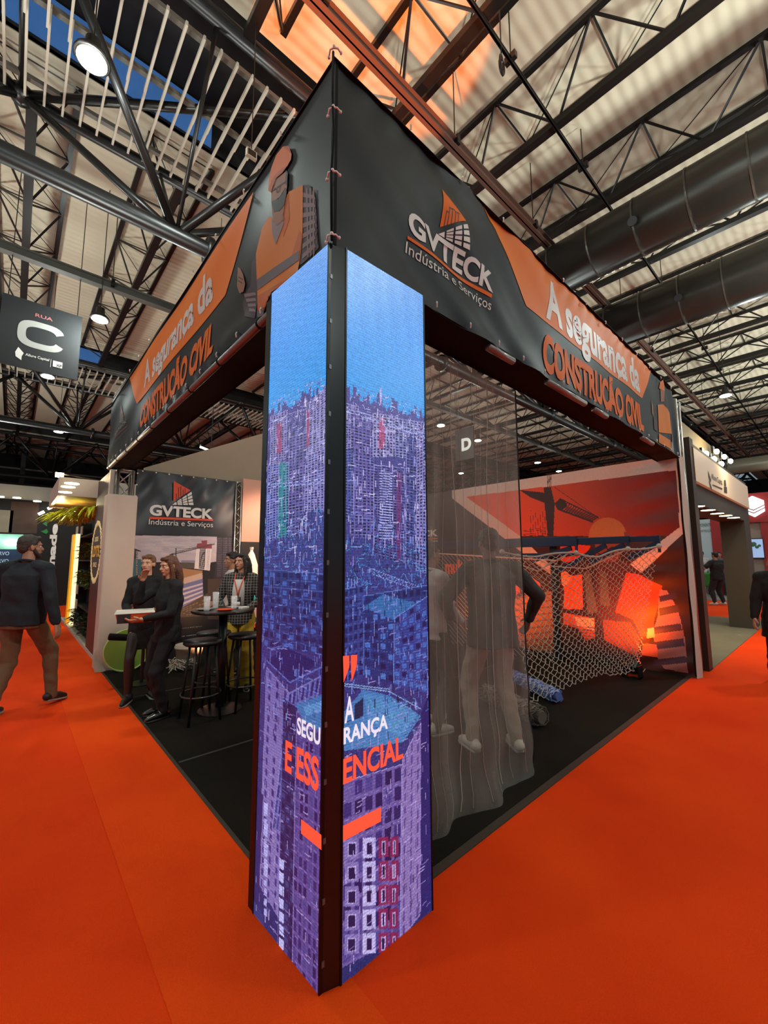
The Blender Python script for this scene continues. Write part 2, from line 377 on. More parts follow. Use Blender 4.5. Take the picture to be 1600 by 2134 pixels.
# main tubular trusses along X
def main_truss(k, label):
    y0 = k*PER; t = thing('main_truss', label, 'roof truss', (0, BY+y0, ZB), None)
    X0, X1, st = -12.9, 64, 4.6
    for y, z, r, nm in ((A1, ZC, .12, 'upper_chord'), (A2, ZC, .12, 'upper_chord'), (BY, ZB, .15, 'lower_chord')):
        b = MB(); b.cyl((X0, y+y0, z), (X1, y+y0, z), r, 14)
        if nm == 'lower_chord':
            for x in np.arange(1.38-4*6.9, 60, 6.9):
                if x > X0: b.cyl((x, y+y0, z), (x+.1, y+y0, z), .25, 14)
        b.build(nm, m_steel, t, smooth=True)
    b = MB(); i = 0
    for x in np.arange(.85-4.6*2, 60, st):
        for yy in (A1, A2):
            for dx in (-st/2, st/2): b.tube([(x, BY+y0, ZB), (x+dx, yy+y0, ZC)], .075, 8)
            b.tube([(x, BY+y0, ZB), (x, yy+y0, ZC)], .035, 6)
        b.tube([(x-st/2, A1+y0, ZC), (x+st/2, A2+y0, ZC)] if i % 2 else [(x+st/2, A1+y0, ZC), (x-st/2, A2+y0, ZC)], .08, 8)
        b.tube([(x+st/2, A1+y0, ZC), (x+st/2, A2+y0, ZC)], .05, 6)
        b.sph((x-st/2, A1+y0, ZC), .2, 8, 6); b.sph((x-st/2, A2+y0, ZC), .2, 8, 6); i += 1
    b.build('diagonals', m_steel, t, smooth=True); return t
main_truss(0, 'large black tubular truss crossing right above the stand with flanged lower pipe')
main_truss(1, 'black tubular truss crossing the hall behind the hanging C sign')
main_truss(2, 'farthest black tubular truss near the dark end wall of the hall')
# louvres of pale slats under the roof lanterns
def louvre(k, x0, x1, label):
    a, b_ = A1+k*PER, A2+k*PER; t = thing('ceiling_louvre', label, 'louvre', (0, a, ZC-.2), 'slatted louvres under the roof lanterns')
    b = MB()
    for x in np.arange(x0, x1, .27):
        b.bb((x, a+.25, ZC-.22), (x+.036, a+1.75, ZC-.14)); b.bb((x+.02, a+1.5, ZC-.12), (x+.056, b_-.15, ZC-.04))
    b.build('slats', M('pale_slat', 'b3a999', .5), t)
    b = MB()
    for y in (a+.45, a+1.6, b_-.45): b.beam((x0, y, ZC-.0), (x1, y, ZC-.0), .09, .08)
    b.build('rail', M('louvre_rail', '5b564e', .5), t)
louvre(0, -9, 12, 'row of pale slats under the roof opening directly above the stand')
louvre(1, -9, 20, 'row of pale slats under the roof opening behind the hanging C sign')
# brown monorail over the stand and grey ones
def mono(name, label, x0, x1, y, z, mt, w=.16, h=.2):
    t = thing(name, label, 'beam', (x0, y, z)); b = MB()
    b.bb((x0, y-w/2, z+h/2-.02), (x1, y+w/2, z+h/2)); b.bb((x0, y-w/2, z-h/2), (x1, y+w/2, z-h/2+.02)); b.bb((x0, y-.012, z-h/2), (x1, y+.012, z+h/2)); b.build('profile', mt, t)
    b = MB()
    for x in np.arange(x0+.8, x1, 2.9): b.tube([(x, y, z+h/2), (x, y, 10.9)], .012, 5); b.bb((x-.04, y-.1, z-.02), (x+.04, y+.1, z+h/2+.06))
    b.build('hanger', m_steel, t)
mono('hoist_beam', 'red brown steel hoist beam passing just above the stand corner', -2, 60, 2.78, 9.2, m_brown)
mono('hoist_beam', 'grey green steel hoist beam at left between the big truss and the C sign', -9, 40, 11.0, 8.8, m_steel2, .2, .22)
mono('hoist_beam', 'thin dark purlin line at upper right crossing the roof joists', 1, 60, 1.65, 9.95, m_steel, .05, .08)
# ventilation ducts
def duct(label, x, r, z, y0, y1):
    t = thing('ventilation_duct', label, 'duct', (x, y0, z)); b = MB()
    b.cyl((x, y0, z), (x, y1, z), r, 40); b.build('pipe', M('dark_duct', '3b3833', .32, metal=.55, vary=.2, bscale=2), t, smooth=True)
    b = MB()
    for y in np.arange(y0, y1, .9): b.cyl((x, y, z), (x, y+.03, z), r+.012, 40)
    b.build('seam_ring', M('duct_seam', '4a4640', .35, metal=.6), t)
    for y in (-2.2, .9):
        b = MB(); a = math.radians(200); b.cyl((x+r*math.cos(a)*.98, y, z+r*math.sin(a)*.98), (x+(r+.05)*math.cos(a), y, z+(r+.05)*math.sin(a)), .09, 14); b.build('nozzle', M('nozzle_black', '070707', .5), t)
    b = MB()
    for i, y in enumerate(np.arange(y0, y1, .16)):
        a = math.radians(-64); b.box((x+(r+.004)*math.cos(a), y, z+(r+.004)*math.sin(a)), (.02, .075, .02), rot=Matrix.Rotation(-a, 3, 'Y'))
    b.build('reflective_strip', M('shiny_strip', 'c8c8bd', .2, metal=.9), t)
duct('thick dark ventilation duct nearest the fascia, upper of the two at right', 8.5, .58, 8.6, -9, 4.0)
duct('thick dark ventilation duct behind the first, lower of the two at right', 12.0, .64, 8.5, -9, 4.2)
# ropes hanging
for x, y in ((4.7, 2.2), (5.9, 1.4)):
    pass
b = MB(); p = U(1045, 130, 2, 9.6)
b.tube([(p[0], p[1], 10.9), (p[0], p[1], 9.75)], .012, 6); b.tube([(p[0]+.09*math.sin(a), p[1]+.09*math.sin(a)*.3, 9.55+.16*math.cos(a)) for a in np.linspace(0, 2*PI, 20)], .018, 6); b.tube([(p[0]+.07*math.sin(a), p[1], 9.52+.14*math.cos(a)) for a in np.linspace(0, 2*PI, 20)], .018, 6)
tag(b.build('rope_coil', m_steel), 'small coil of black rope hanging from the roof purlin at upper right', 'rope')
# high-bay lamps
HBL = ['bright warm floodlight hanging at upper left in front of the big truss', 'round high-bay lamp between the C sign and the left fascia', 'high-bay lamp glowing just below the C sign',
       'far high-bay lamp over the left aisle below the slatted louvre', 'high-bay lamp seen through the curtain above the D sign', 'high-bay lamp seen through the curtain right of the D sign',
       'small far high-bay lamp below the D sign', 'high-bay lamp hanging over the mural, left one of two', 'high-bay lamp hanging over the mural, right one of two', 'small unlit lamp hung under the roof left of the fascia top']
def highbay(loc, label, lit=True):
    if not lit:
        t = thing('small_floodlight', label, 'lamp', loc); x, y, z = loc; b = MB(); b.box((x, y, z), (.16, .05, .13)); b.build('housing', M('flood_pale', '9a8a78', .5), t); b = MB(); b.box((x, y-.03, z), (.12, .01, .09)); b.build('glass', M('flood_glass', '15120f', .2), t); b = MB(); b.tube([(x, y, z+.06), (x, y, 10.9)], .008, 5); b.build('cable', m_steel, t); return
    t = thing('high_bay_lamp', label, 'lamp', loc, 'high-bay lamps under the roof'); x, y, z = loc
    b = MB(); b.lathe([(.05, .28), (.09, .26), (.1, .12), (.2, .02), (.21, -.02), (.19, -.03)], loc, 20); b.build('housing', m_steel, t, smooth=True)
    b = MB(); b.lathe([(.17, -.04), (.17, -.05), (.08, -.07)], loc, 20); b.build('diffuser', M('lamp_glow', 'ffffff', .4, emit=22, ecol='fff0d0') if lit else M('lamp_off', 'b0aaa0', .4), t)
    b = MB(); b.tube([(x, y, z+.27), (x, y, 10.99)], .01, 5); b.build('cable', m_steel, t)
for p, l in zip(HIGHBAY, HBL): highbay(p, l, l[:11] != 'small unlit')
for p, l in zip(HIGHBAY_OUT, ('far left of those behind the photographer', 'left of those behind the photographer', 'right of those behind the photographer', 'far right of those behind the photographer', 'out over the far left aisle', 'over the aisle right of the stand', 'over the stands at right', 'deep in the hall at left', 'deep in the hall at right', 'added out of view to brighten the left fascia', 'added out of view to brighten the right fascia')): highbay(p, 'high-bay lamp %s' % l)
# dark mezzanine structure along the far left end
t = thing('mezzanine', 'dark steel gallery with pale railings along the far end wall at left', 'gallery', (-5, 44, 0))
b = MB(); b.bb((-13, 43, 5.2), (14, 47, 5.6)); b.bb((-13, 43, 7.6), (14, 47, 7.8)); b.build('deck', M('gallery_dark', '1c1d1f', .7), t)
b = MB()
for z in (6.5, 8.9): b.bb((-13, 42.9, z), (14, 43, z+.12))
b.build('railing', M('gallery_rail', '5e5f5a', .5), t)
b = MB()
for x in np.arange(-13, 14, 3): b.bb((x, 42.9, 0), (x+.3, 43.2, 10.5))
b.build('posts', M('gallery_dark', ''), t)
# hanging signs
m_sign = M('sign_charcoal', '131416', .7); m_white = M('print_white', 'd9d6cf', .6); m_pgrey = M('print_grey', '9b9994', .6); m_pink = M('print_pink', 'a06062', .6)
a, b_ = U(5, 612, 1, 11), U(172, 660, 1, 11); zb = U(165, 791, 1, 11)[2]; x0, x1 = a[0], b_[0]; z1 = 7.70; z0 = zb-.03
t = thing('hanging_sign', 'dark square hanging banner with large grey letter C', 'sign', ((x0+x1)/2, 11, z0))
q = MB(); q.bb((x0, 11, z0), (x1, 11.05, z1)); q.build('panel', m_sign, t)
W_, H_ = x1-x0, z1-z0; O = (x0, 10.995, z0)
lt = MB(); 
def Cpt(u, v): return (x0+u*W_, 10.992, z0+v*H_)
outer = []; inner = []
for i in range(33):
    ang = math.radians(28+i*(304/32.)); c_, s_ = math.cos(ang), math.sin(ang)
    f = lambda a, n=3.2: (abs(c_)**n+abs(s_)**n)**(-1/n)
    outer.append((.5+.29*c_*f(0), .52+.20*s_*f(0))); inner.append((.5+.19*c_*f(0), .52+.115*s_*f(0)))
for i in range(32): lt.poly([Cpt(*outer[i]), Cpt(*outer[i+1]), Cpt(*inner[i+1]), Cpt(*inner[i])])
lt.build('letter', m_pgrey, t)
lt = MB(); text_on(lt, 'RUA', O, (1, 0, 0), (0, 0, 1), (W_*.40, H_*.79, W_*.62, H_*.84), .02, (0, -.004, 0)); lt.build('heading', m_pink, t)
lt = MB(); text_on(lt, 'Allure Capital', O, (1, 0, 0), (0, 0, 1), (W_*.33, H_*.17, W_*.62, H_*.22), .01, (0, -.004, 0)); lt.poly([Cpt(.22, .14), Cpt(.29, .1), Cpt(.29, .16), Cpt(.31, .21), Cpt(.24, .28), Cpt(.21, .2)]); lt.bb(Cpt(.64, .1), (Cpt(.645, .2)[0], 10.99, Cpt(0, .22)[2])); lt.bb(Cpt(.67, .12), (Cpt(.79, 0)[0], 10.99, Cpt(0, .21)[2]))
lt.build('sponsor_logo', m_white, t)
lt = MB(); text_on(lt, 'XP', O, (1, 0, 0), (0, 0, 1), (W_*.71, H_*.13, W_*.785, H_*.17), .02, (0, -.012, 0)); lt.build('sponsor_letters', m_sign, t)
q = MB(); q.tube([(x0+.1, 11.02, z1), (x0+.1, 11.02, 10.9)], .01, 5); q.tube([(x1-.1, 11.02, z1), (x1-.1, 11.02, 10.9)], .01, 5); q.build('hanging_wire', m_steel, t)
# D sign seen through the curtain
pa, pb, pc_ = U(948, 898, 0, 15), U(986, 905, 0, 15), U(950, 962, 0, 15)
t = thing('hanging_sign', 'dark hanging banner with pale letter D behind the curtain', 'sign', (15, (pa[1]+pb[1])/2, pc_[2])); y1_, y0_ = pa[1], pb[1]; zt, zb2 = pa[2], pc_[2]
q = MB(); q.bb((15, y0_, zb2), (15.06, y1_, zt)); q.build('panel', M('sign_brown', '2e2422', .6), t)
lt = MB(); text_on(lt, 'D', (14.99, y1_, zb2), (0, -1, 0), (0, 0, 1), ((y1_-y0_)*.35, (zt-zb2)*.28, (y1_-y0_)*.88, (zt-zb2)*.68), .05); lt.build('letter', m_white, t)
q = MB(); q.tube([(15.03, y0_+.1, zt), (15.03, y0_+.1, 10.9)], .01, 5); q.tube([(15.03, y1_-.1, zt), (15.03, y1_-.1, 10.9)], .01, 5); q.build('hanging_wire', m_steel, t)
# ------------------------------------------------------------------ the stand: trusses, fascia banners, LED column
m_alu = M('truss_aluminium', 'a9a7a2', .32, metal=.85); m_blackfab = M('black_fabric', '0b0b0d', .8, spec=.2)
m_dark = M('banner_charcoal', '1a1c21', .5, coat=.0, spec=.22); m_or = M('banner_orange', 'e07612', .55, spec=.3)
m_txtw = M('letter_white', 'd0d0cc', .45); m_txto = M('letter_orange', 'd86810', .6, spec=.2); m_line = M('logo_line_dark', '3a1a0c', .6)
def truss(name, label, a, b, s=.25, r=.025, group=None):
    a, b = Vector(a), Vector(b); d = (b-a).normalized(); L = (b-a).length
    u = Vector((0, 0, 1)) if abs(d.z) < .9 else Vector((1, 0, 0)); w = d.cross(u).normalized()
    t = thing(name, label, 'truss', tuple((a+b)/2 if abs(d.z) < .9 else a), group); off = [(u*i+w*j)*s/2 for i, j in ((1, 1), (1, -1), (-1, -1), (-1, 1))]
    for o in off: q = MB(); q.cyl(a+o, b+o, r, 10); q.build('chord', m_alu, t, smooth=True)
    q = MB(); n = max(1, int(L/(s*1.1))); st = L/n
    for k in range(4):
        o1, o2 = off[k], off[(k+1) % 4]
        for i in range(n):
            p, r_ = (o1, o2) if i % 2 else (o2, o1); q.tube([a+d*st*i+p, a+d*st*(i+1)+r_], r*.42, 6)
        for i in (0, n): q.tube([a+d*st*i+o1, a+d*st*i+o2], r*.6, 6)
    q.build('lacing', m_alu, t, smooth=True); return t
truss('beam_truss', 'aluminium lattice beam hidden inside the right fascia of the stand', (.3, .17, 3.14), (5.75, .17, 3.14), .17)
truss('beam_truss', 'aluminium lattice beam hidden inside the left fascia of the stand', (.17, .3, 3.14), (.17, 5.75, 3.14), .17)
truss('beam_truss', 'aluminium lattice beam along the top of the right fascia', (.05, .17, 3.80), (5.75, .17, 3.80), .17)
truss('beam_truss', 'aluminium lattice beam along the top of the left fascia', (.17, .3, 3.80), (.17, 5.75, 3.80), .17)
truss('corner_truss_post', 'aluminium lattice post at far left corner, bare at top, wrapped in white cloth', (.25, 5.97, 0), (.25, 5.97, 2.95), .20)
truss('corner_truss_post', 'aluminium lattice post at far right corner behind the mural edge', (6.2, .16, 0), (6.2, .16, 3.9), .18)
def wr(P):   # tension wrinkles of the right fascia banner
    P = np.array(P, float); one = P.ndim == 1; P = np.atleast_2d(P).copy(); x, z = P[:, 0], P[:, 2]; e = np.clip((z-2.97)/.2, 0, 1)
    d = .045*np.exp(-((x-.95)/.5)**2-((z-3.62)/.22)**2)+.014*np.sin(9*x+14*z)*np.exp(-((x-1.1)/.9)**2)+.003*np.sin(31*x-22*z)*np.exp(-((z-3.9)/.12)**2)
    d += .005*np.sin(7.3*x+1.5*np.sin(5*z))*e+.008*np.exp(-((z-2.97)/.07)**2)*np.sin(11*x)
    d += .05*np.clip((x-5.2)/.6, 0, 1)*np.sin(13*x+4*z)*.4
    P[:, 1] -= d-.02; return P[0] if one else P
def wl(P):
    P = np.array(P, float); one = P.ndim == 1; P = np.atleast_2d(P).copy(); x, z = P[:, 1], P[:, 2]
    d = .005*np.sin(3.1*x+9*z)*np.clip(x, 0, 1)+.02*np.exp(-((x-1.2)/.4)**2-((z-3.02)/.07)**2)+.006*np.sin(21*x-12*z)*np.exp(-((z-2.97)/.09)**2)
    P[:, 0] -= d-.01; return P[0] if one else P
ZT, ZL = 3.945, 2.965
def grid_sheet(mb, p00, p10, p11, p01, nu, nv):
    p00, p10, p11, p01 = map(np.array, (p00, p10, p11, p01)); vs = []
    for j in range(nv+1):
        for i in range(nu+1):
            u, v = i/nu, j/nv; vs.append((p00*(1-u)+p10*u)*(1-v)+(p01*(1-u)+p11*u)*v)
    k = lambda i, j: j*(nu+1)+i
    return mb.add(vs, [(k(i, j), k(i+1, j), k(i+1, j+1), k(i, j+1)) for j in range(nv) for i in range(nu)])
FR = thing('fascia_banner', 'right dark and orange vinyl fascia banner with logo and slogan over the open front', 'banner', (3, 0, ZL))
FL_ = thing('fascia_banner', 'left dark and orange vinyl fascia banner with worker picture next to the LED column', 'banner', (0, 3, ZL))
q = MB(); grid_sheet(q, (.006, 0, ZL), (5.86, 0, ZL+.03), (5.70, 0, ZT-.06), (.006, 0, ZT), 260, 36); FRV = q.build('vinyl', m_dark, FR, smooth=True, warp=lambda v: wr(v))
q = MB(); grid_sheet(q, (0, .006, ZL), (0, 5.9, ZL), (0, 5.9, ZT+.05), (0, .006, ZT), 180, 30); FLV = q.build('vinyl', m_dark, FL_, smooth=True, warp=lambda v: wl(v)); FR_T, FL_T = FR, FL_; FR, FL_ = FRV, FLV
def art(parent, name, mat, polys, ax, off, warp, ml=.12, texts=()):
    ml = .032; off = off*.62+.0012
    """printed shapes (outlines in photo pixels carried onto the banner plane)"""
    q = MB()
    for pts in polys: q.poly([U(x, y, ax, 0.) for x, y in pts])
    for s, a, b, bold in texts:
        p, r = U(*a, ax, 0.), U(*b, ax, 0.)
        if ax == 1: text_on(q, s, (p[0], 0, p[2]), (1, 0, 0), (0, 0, 1), (0, 0, r[0]-p[0], r[2]-p[2]), bold, cap=True)
        else: text_on(q, s, (0, p[1], p[2]), (0, -1, 0), (0, 0, 1), (0, 0, p[1]-r[1], r[2]-p[2]), bold, cap=True)
    bm = bmesh.new(); vv = [bm.verts.new(v) for v in q.v]
    for f in q.f:
        try: bm.faces.new([vv[i] for i in f])
        except Exception: pass
    bmesh.ops.triangulate(bm, faces=bm.faces[:])
    for _ in range(7):
        es = [e for e in bm.edges if e.calc_length() > ml]
        if not es: break
        bmesh.ops.subdivide_edges(bm, edges=es, cuts=1); bmesh.ops.triangulate(bm, faces=[f for f in bm.faces if len(f.verts) > 3])
    bm.verts.index_update(); q2 = MB(); P = warp(np.array([v.co[:] for v in bm.verts])); P[:, ax] -= off
    q2.add(P, [[v.index for v in f.verts] for f in bm.faces]); bm.free(); return q2.build(name, mat, parent, smooth=True)
Z5 = lambda L: [(470+x/2.54, 100+y/2.54) for x, y in L]
art(FR, 'orange_panel_print', m_or, [[(1009, 425), (1360, 772), (1342, 829), (1100, 636)]], 1, .0025, wr, .1)
art(FR, 'slogan_lettering', m_txtw, [], 1, .006, wr, .1, [('A segurança da', (1142, 660), (1333, 755), .034)])
art(FR, 'slogan_lettering', m_txto, [], 1, .006, wr, .1, [('CONSTRUÇÃO CIVIL', (1137, 768), (1341, 845), .05)])
def logo(parent, ax, warp, tri, grid4, txt, bar, sub, off=.004, mats=None):
    mo, mw = mats or (m_txto, m_txtw)
    art(parent, 'logo_triangle', mo, [tri], ax, off, warp)
    tri = np.array(tri, float); A, B, Cc = tri   # apex, right, bottom-left
    P = lambda s, t: tuple(A*(1-s-t)+B*s+Cc*t)
    ln = []
    for s0, t0, t1 in ((.12, .50, .88), (.22, .32, .78), (.34, .25, .66), (.46, .22, .54), (.58, .14, .42)):
        ln.append([P(s0, t0), P(s0+.03, t0-.01), P(s0+.03, t1-.03), P(s0, t1)]); ln.append([P(s0, t0), P(s0+.12, t0-.05), P(s0+.12, t0-.02), P(s0, t0+.035)])
    art(parent, 'logo_skyline', m_line, ln, ax, off+.002, warp)
    g = np.array(grid4, float)   # left tip, top right, bottom right
    G = lambda s, t: tuple(g[0]*(1-s)+(g[1]*(1-t)+g[2]*t)*s)
    cells = []
    for i in range(4):
        for j in range(4):
            s0, s1, t0, t1 = i/4+.025, (i+1)/4-.03, j/4+.03, (j+1)/4-.04
            if i == 0:
                if j == 0: cells.append([G(.02, .5), G(s1, .06), G(s1, .94)])
                continue
            cells.append([G(s0, t0), G(s1, t0), G(s1, t1), G(s0, t1)])
    art(parent, 'logo_grid', mw, cells, ax, off, warp)
    art(parent, 'logo_lettering', mw, [], ax, off, warp, .1, [txt])
    art(parent, 'logo_underline', mo, [bar], ax, off, warp)
    art(parent, 'logo_subtitle', mw, [], ax, off, warp, .1, [sub])
def px_up(x, z, ax):   # helper: pixel of a plane point
    v = np.array(x)-CAMP; d = v@FW; return 800+CF*(v@RT)/d, 1067-CF*(v@UP)/d
logo(FR, 1, wr, [(916, 399), (964, 467), (917, 473)], [(915, 485), (967, 471), (975, 529)],
     ('GVTECK', (851, 481), (1024, 573), .035), [(852, 489), (1024, 614), (1024, 621), (852, 495)], ('Indústria e Serviços', (851, 521), (1026, 627), 0.))
art(FL_, 'orange_panel_print', m_or, [[(268, 788), (526, 398), (467, 614), (283, 841)]], 0, .0025, wl, .1)
art(FL_, 'slogan_lettering', m_txtw, [], 0, .006, wl, .1, [('A segurança da', (298, 809), (444, 545), .034)])
art(FL_, 'slogan_lettering', m_txto, [], 0, .006, wl, .1, [('CONSTRUÇÃO CIVIL', (290, 894), (447, 664), .05)])
logo(FL_, 0, wl, [(249, 842), (257, 868), (250, 880)], [(247, 880), (256, 866), (258, 882)],
     ('GVTECK', (238, 909), (263, 872), .035), [(238, 911), (263, 887), (263, 889), (238, 913)], ('Indústria e Serviços', (239, 922), (263, 892), 0.), mats=(M('logo_dim_orange', '7a3a22', .5), M('logo_dim_grey', '77736d', .5)))
# worker picture on the left banner
skin, beard, dkline = M('print_skin', '8a5f45', .7), M('print_beard', '2b2422', .7), M('print_dark_line', '1a1614', .7)
vest, vest2, strip_, helm, helm2 = M('print_vest', 'c9761c', .7), M('print_vest_shade', 'b55c18', .7), M('print_grey_strip', '625c60', .7), M('print_helmet', 'cc6a1c', .7), M('print_helmet_shade', 'a94c14', .7)
plaid, plaidl, shirtw = M('print_plaid_dark', '3d3238', .7), M('print_plaid_light', '7a6a6c', .7), M('print_shirt', '8a8486', .8)
W = lambda nm, mt, L, off: art(FL_, nm, mt, [Z5(p) for p in L], 0, off, wl, .15)
def worker_print():
    W('worker_right_sleeve_print', plaid, [[(400, 722), (440, 720), (468, 790), (475, 980), (485, 1050), (400, 1140), (380, 1150)]], .003); W('worker_left_sleeve_print', plaid, [[(160, 1090), (135, 1140), (130, 1250), (100, 1300), (85, 1360), (100, 1420), (150, 1430), (165, 1300)]], .003)
    ls = []
    for k in range(7): ls.append([(400, 760+k*55), (462, 775+k*42), (470, 795+k*42), (400, 785+k*55)])
    for k in range(3): ls.append([(420+k*18, 735), (428+k*18, 740), (432+k*15, 1100-k*10), (424+k*15, 1105)])
    for k in range(4): ls.append([(95+k*8, 1300+k*25), (150, 1290+k*30), (155, 1305+k*30), (98+k*8, 1318+k*25)])
    W('worker_plaid_print', plaidl, ls, .0045)
    W('worker_vest_print', vest, [[(225, 892), (250, 900), (262, 1045), (330, 760), (405, 722), (400, 1000), (382, 1180), (250, 1260), (162, 1312), (160, 1085), (190, 950)]], .006)
    W('worker_vest_shade_print', vest2, [[(385, 960), (400, 990), (385, 1100), (340, 1110)], [(162, 1310), (250, 1262), (380, 1180), (240, 1290), (200, 1340), (195, 1400), (165, 1420)], [(300, 830), (330, 770), (335, 900), (300, 1000)]], .0075)
    W('worker_stripe_print', strip_, [[(163, 1225), (250, 1160), (385, 1070), (385, 1120), (250, 1215), (163, 1280)], [(162, 1390), (200, 1370), (195, 1410), (162, 1425)]], .009)
    W('worker_shirt_print', shirtw, [[(243, 905), (300, 850), (305, 930), (262, 1040), (246, 980)]], .009)
    W('worker_skin_print', skin, [[(238, 745), (265, 690), (318, 650), (326, 720), (318, 790), (305, 880), (262, 925), (248, 890), (240, 810)], [(62, 1158), (75, 1165), (95, 1200), (105, 1250), (95, 1290), (75, 1300), (62, 1260), (66, 1215)], [(300, 870), (308, 905), (270, 940), (250, 915)]], .0105)
    W('worker_hair_print', beard, [[(240, 812), (270, 800), (285, 790), (316, 740), (324, 760), (312, 830), (285, 862), (255, 868)], [(318, 645), (328, 660), (326, 730), (316, 720)]], .012)
    W('worker_glasses_print', dkline, [[(250, 745), (262, 735), (264, 740), (252, 750)], [(236, 752), (262, 742), (263, 747), (238, 757)], [(268, 735), (288, 722), (289, 727), (270, 740)], [(285, 724), (318, 705), (318, 709), (287, 728)], [(286, 724), (290, 722), (284, 757), (281, 757)], [(268, 738), (271, 738), (270, 762), (266, 763)], [(268, 760), (283, 754), (284, 758), (267, 765)], [(70, 1210), (95, 1225), (94, 1229), (69, 1215)], [(70, 1230), (92, 1245), (91, 1249), (69, 1235)]], .0135)
    W('worker_helmet_print', helm, [[(222, 752), (225, 700), (240, 630), (265, 565), (300, 520), (332, 516), (348, 560), (345, 590), (325, 625), (300, 660), (262, 690), (238, 765)]], .0135)
    W('worker_helmet_shade_print', helm2, [[(238, 765), (262, 690), (300, 660), (325, 625), (300, 635), (262, 668), (240, 700), (224, 752)], [(300, 520), (332, 516), (348, 560), (330, 545)]], .015)
worker_print()
# smaller worker at the far end of the right banner
W2 = lambda nm, mt, L, off: art(FR, nm, mt, [[(1100+x/4.706, 560+y/4.706) for x, y in p] for p in L], 1, off, wr, .15)
W2('worker_vest_print', vest, [[(1285, 1330), (1340, 1325), (1350, 1440), (1365, 1360), (1405, 1410), (1410, 1620), (1300, 1600)], [(1300, 1610), (1400, 1680), (1412, 1770), (1300, 1700)]], .008)
W2('worker_skin_print', skin, [[(1310, 1180), (1345, 1190), (1345, 1300), (1320, 1300)], [(1218, 1280), (1235, 1350), (1240, 1440), (1225, 1420)]], .008)
W2('worker_helmet_print', helm, [[(1298, 1170), (1305, 1110), (1325, 1088), (1345, 1120), (1345, 1200), (1320, 1185)]], .010)
W2('worker_plaid_print', plaid, [[(1240, 1440), (1285, 1500), (1290, 1600), (1250, 1570)], [(1410, 1440), (1430, 1500), (1430, 1700), (1412, 1690)]], .007)
# inner black skirts, corner cloth
q = MB(); grid_sheet(q, (.29, .29, 2.96), (5.9, .29, 2.96), (5.9, .29, 3.93), (.29, .29, 3.93), 60, 6); tag(q.build('inner_skirt', m_blackfab, smooth=True), 'black cloth skirt on the inner side of the right fascia beam', 'cloth skirt')
q = MB(); grid_sheet(q, (.29, .29, 2.96), (.29, 5.9, 2.96), (.29, 5.9, 3.93), (.29, .29, 3.93), 60, 6); tag(q.build('inner_skirt', m_blackfab, smooth=True), 'black cloth skirt on the inner side of the left fascia beam', 'cloth skirt')
q = MB(); grid_sheet(q, (.02, .02, 2.985), (5.9, .02, 2.985), (5.9, .30, 2.985), (.02, .30, 2.985), 120, 4); tag(q.build('soffit_cloth', m_blackfab, smooth=True, warp=lambda v: (v[0], v[1], v[2]-.012*abs(math.sin(v[0]*2.3)))), 'black cloth closing the underside of the right fascia beam', 'cloth')
q = MB(); grid_sheet(q, (.03, .3, 2.985), (.03, 5.9, 2.985), (.30, 5.9, 2.985), (.30, .3, 2.985), 120, 4); tag(q.build('soffit_cloth', m_blackfab, smooth=True, warp=lambda v: (v[0], v[1], v[2]-.012*abs(math.sin(v[1]*2.3)))), 'black cloth closing the underside of the left fascia beam', 'cloth')
t = thing('hem_pole', 'aluminium pole under the lower hem of the left fascia banner', 'pole', (.03, 3, 2.94)); q = MB(); q.cyl((.02, .55, 2.945), (.02, 5.85, 2.945), .024, 12); q.build('pole', M('dull_pole', '8a8480', .35, metal=.6), t, smooth=True)
q = MB()
for y in np.arange(.75, 5.8, .62): q.cyl((.02, y, 2.945), (.02, y+.015, 2.945), .029, 12)
q.build('black_tie', m_blackfab, t)
for x0, x1 in ((1.25, 1.55), (2.05, 2.75), (2.95, 3.25), (4.3, 4.7)):
    q = MB(); q.cyl((x0, .035, 2.955), (x1, .035, 2.955), .026, 10); tag(q.build('pole_piece', _mats['dull_pole'], smooth=True), {1.25: 'short piece of pale pole showing below the right fascia near the logo', 2.05: 'longest piece of pale pole showing below the orange capital lettering', 2.95: 'piece of pale pole showing below the middle of the right fascia', 4.3: 'piece of pale pole showing below the far end of the right fascia'}[x0], 'pole')
q = MB(); q.bb((.0, .0, 3.93), (6.0, .3, 3.935)); q.bb((0, .3, 3.93), (.3, 5.95, 3.935)); tag(q.build('beam_top_cloth', m_blackfab), 'black cloth covering the top of the fascia beams', 'cloth')
# white clamps, cord and eyelets
m_wc = M('clamp_white', 'e8ebe6', .4)
def clampw(z, px):
    t = thing('banner_clamp', 'white plastic clamp joining the two fascia banners %s' % px, 'clamp', (-.01, -.01, z), 'white clamps on the corner of the fascia')
    q = MB(); q.tube([(-.014, .026, z-.012), (-.020, .008, z+.004), (-.012, -.012, z), (.004, -.020, z+.004), (.024, -.016, z+.002)], .0042, 8); q.sph((-.014, .027, z-.013), .0075, 8, 6); q.sph((.025, -.016, z+.003), .0075, 8, 6); q.build('band', m_wc, t, smooth=True)
    q = MB(); q.sph((-.012, -.012, z+.006), .008, 8, 6); q.build('knob', m_wc, t, smooth=True)
for z, s in ((3.955, 'at the very top of the corner'), (3.64, 'upper one of two mid-corner'), (3.315, 'lower one of two mid-corner'), (3.005, 'just above the LED column')): clampw(z, s)
def eyelets(parent, pts):
    q = MB()
    for p in pts: q.tube([np.array(p)+np.array((0, 0, -.012)), np.array(p)+np.array((-.008, -.008, .004)), np.array(p)+np.array((0, 0, .022))], .005, 5)
    q.build('ties', m_wc, parent)
eyelets(FR, [(x, -.012, ZT-.005-.06*x/5.7) for x in np.arange(.5, 5.7, .46)]+[(x, -.004, ZL+.02) for x in np.arange(.7, 5.8, .31)])
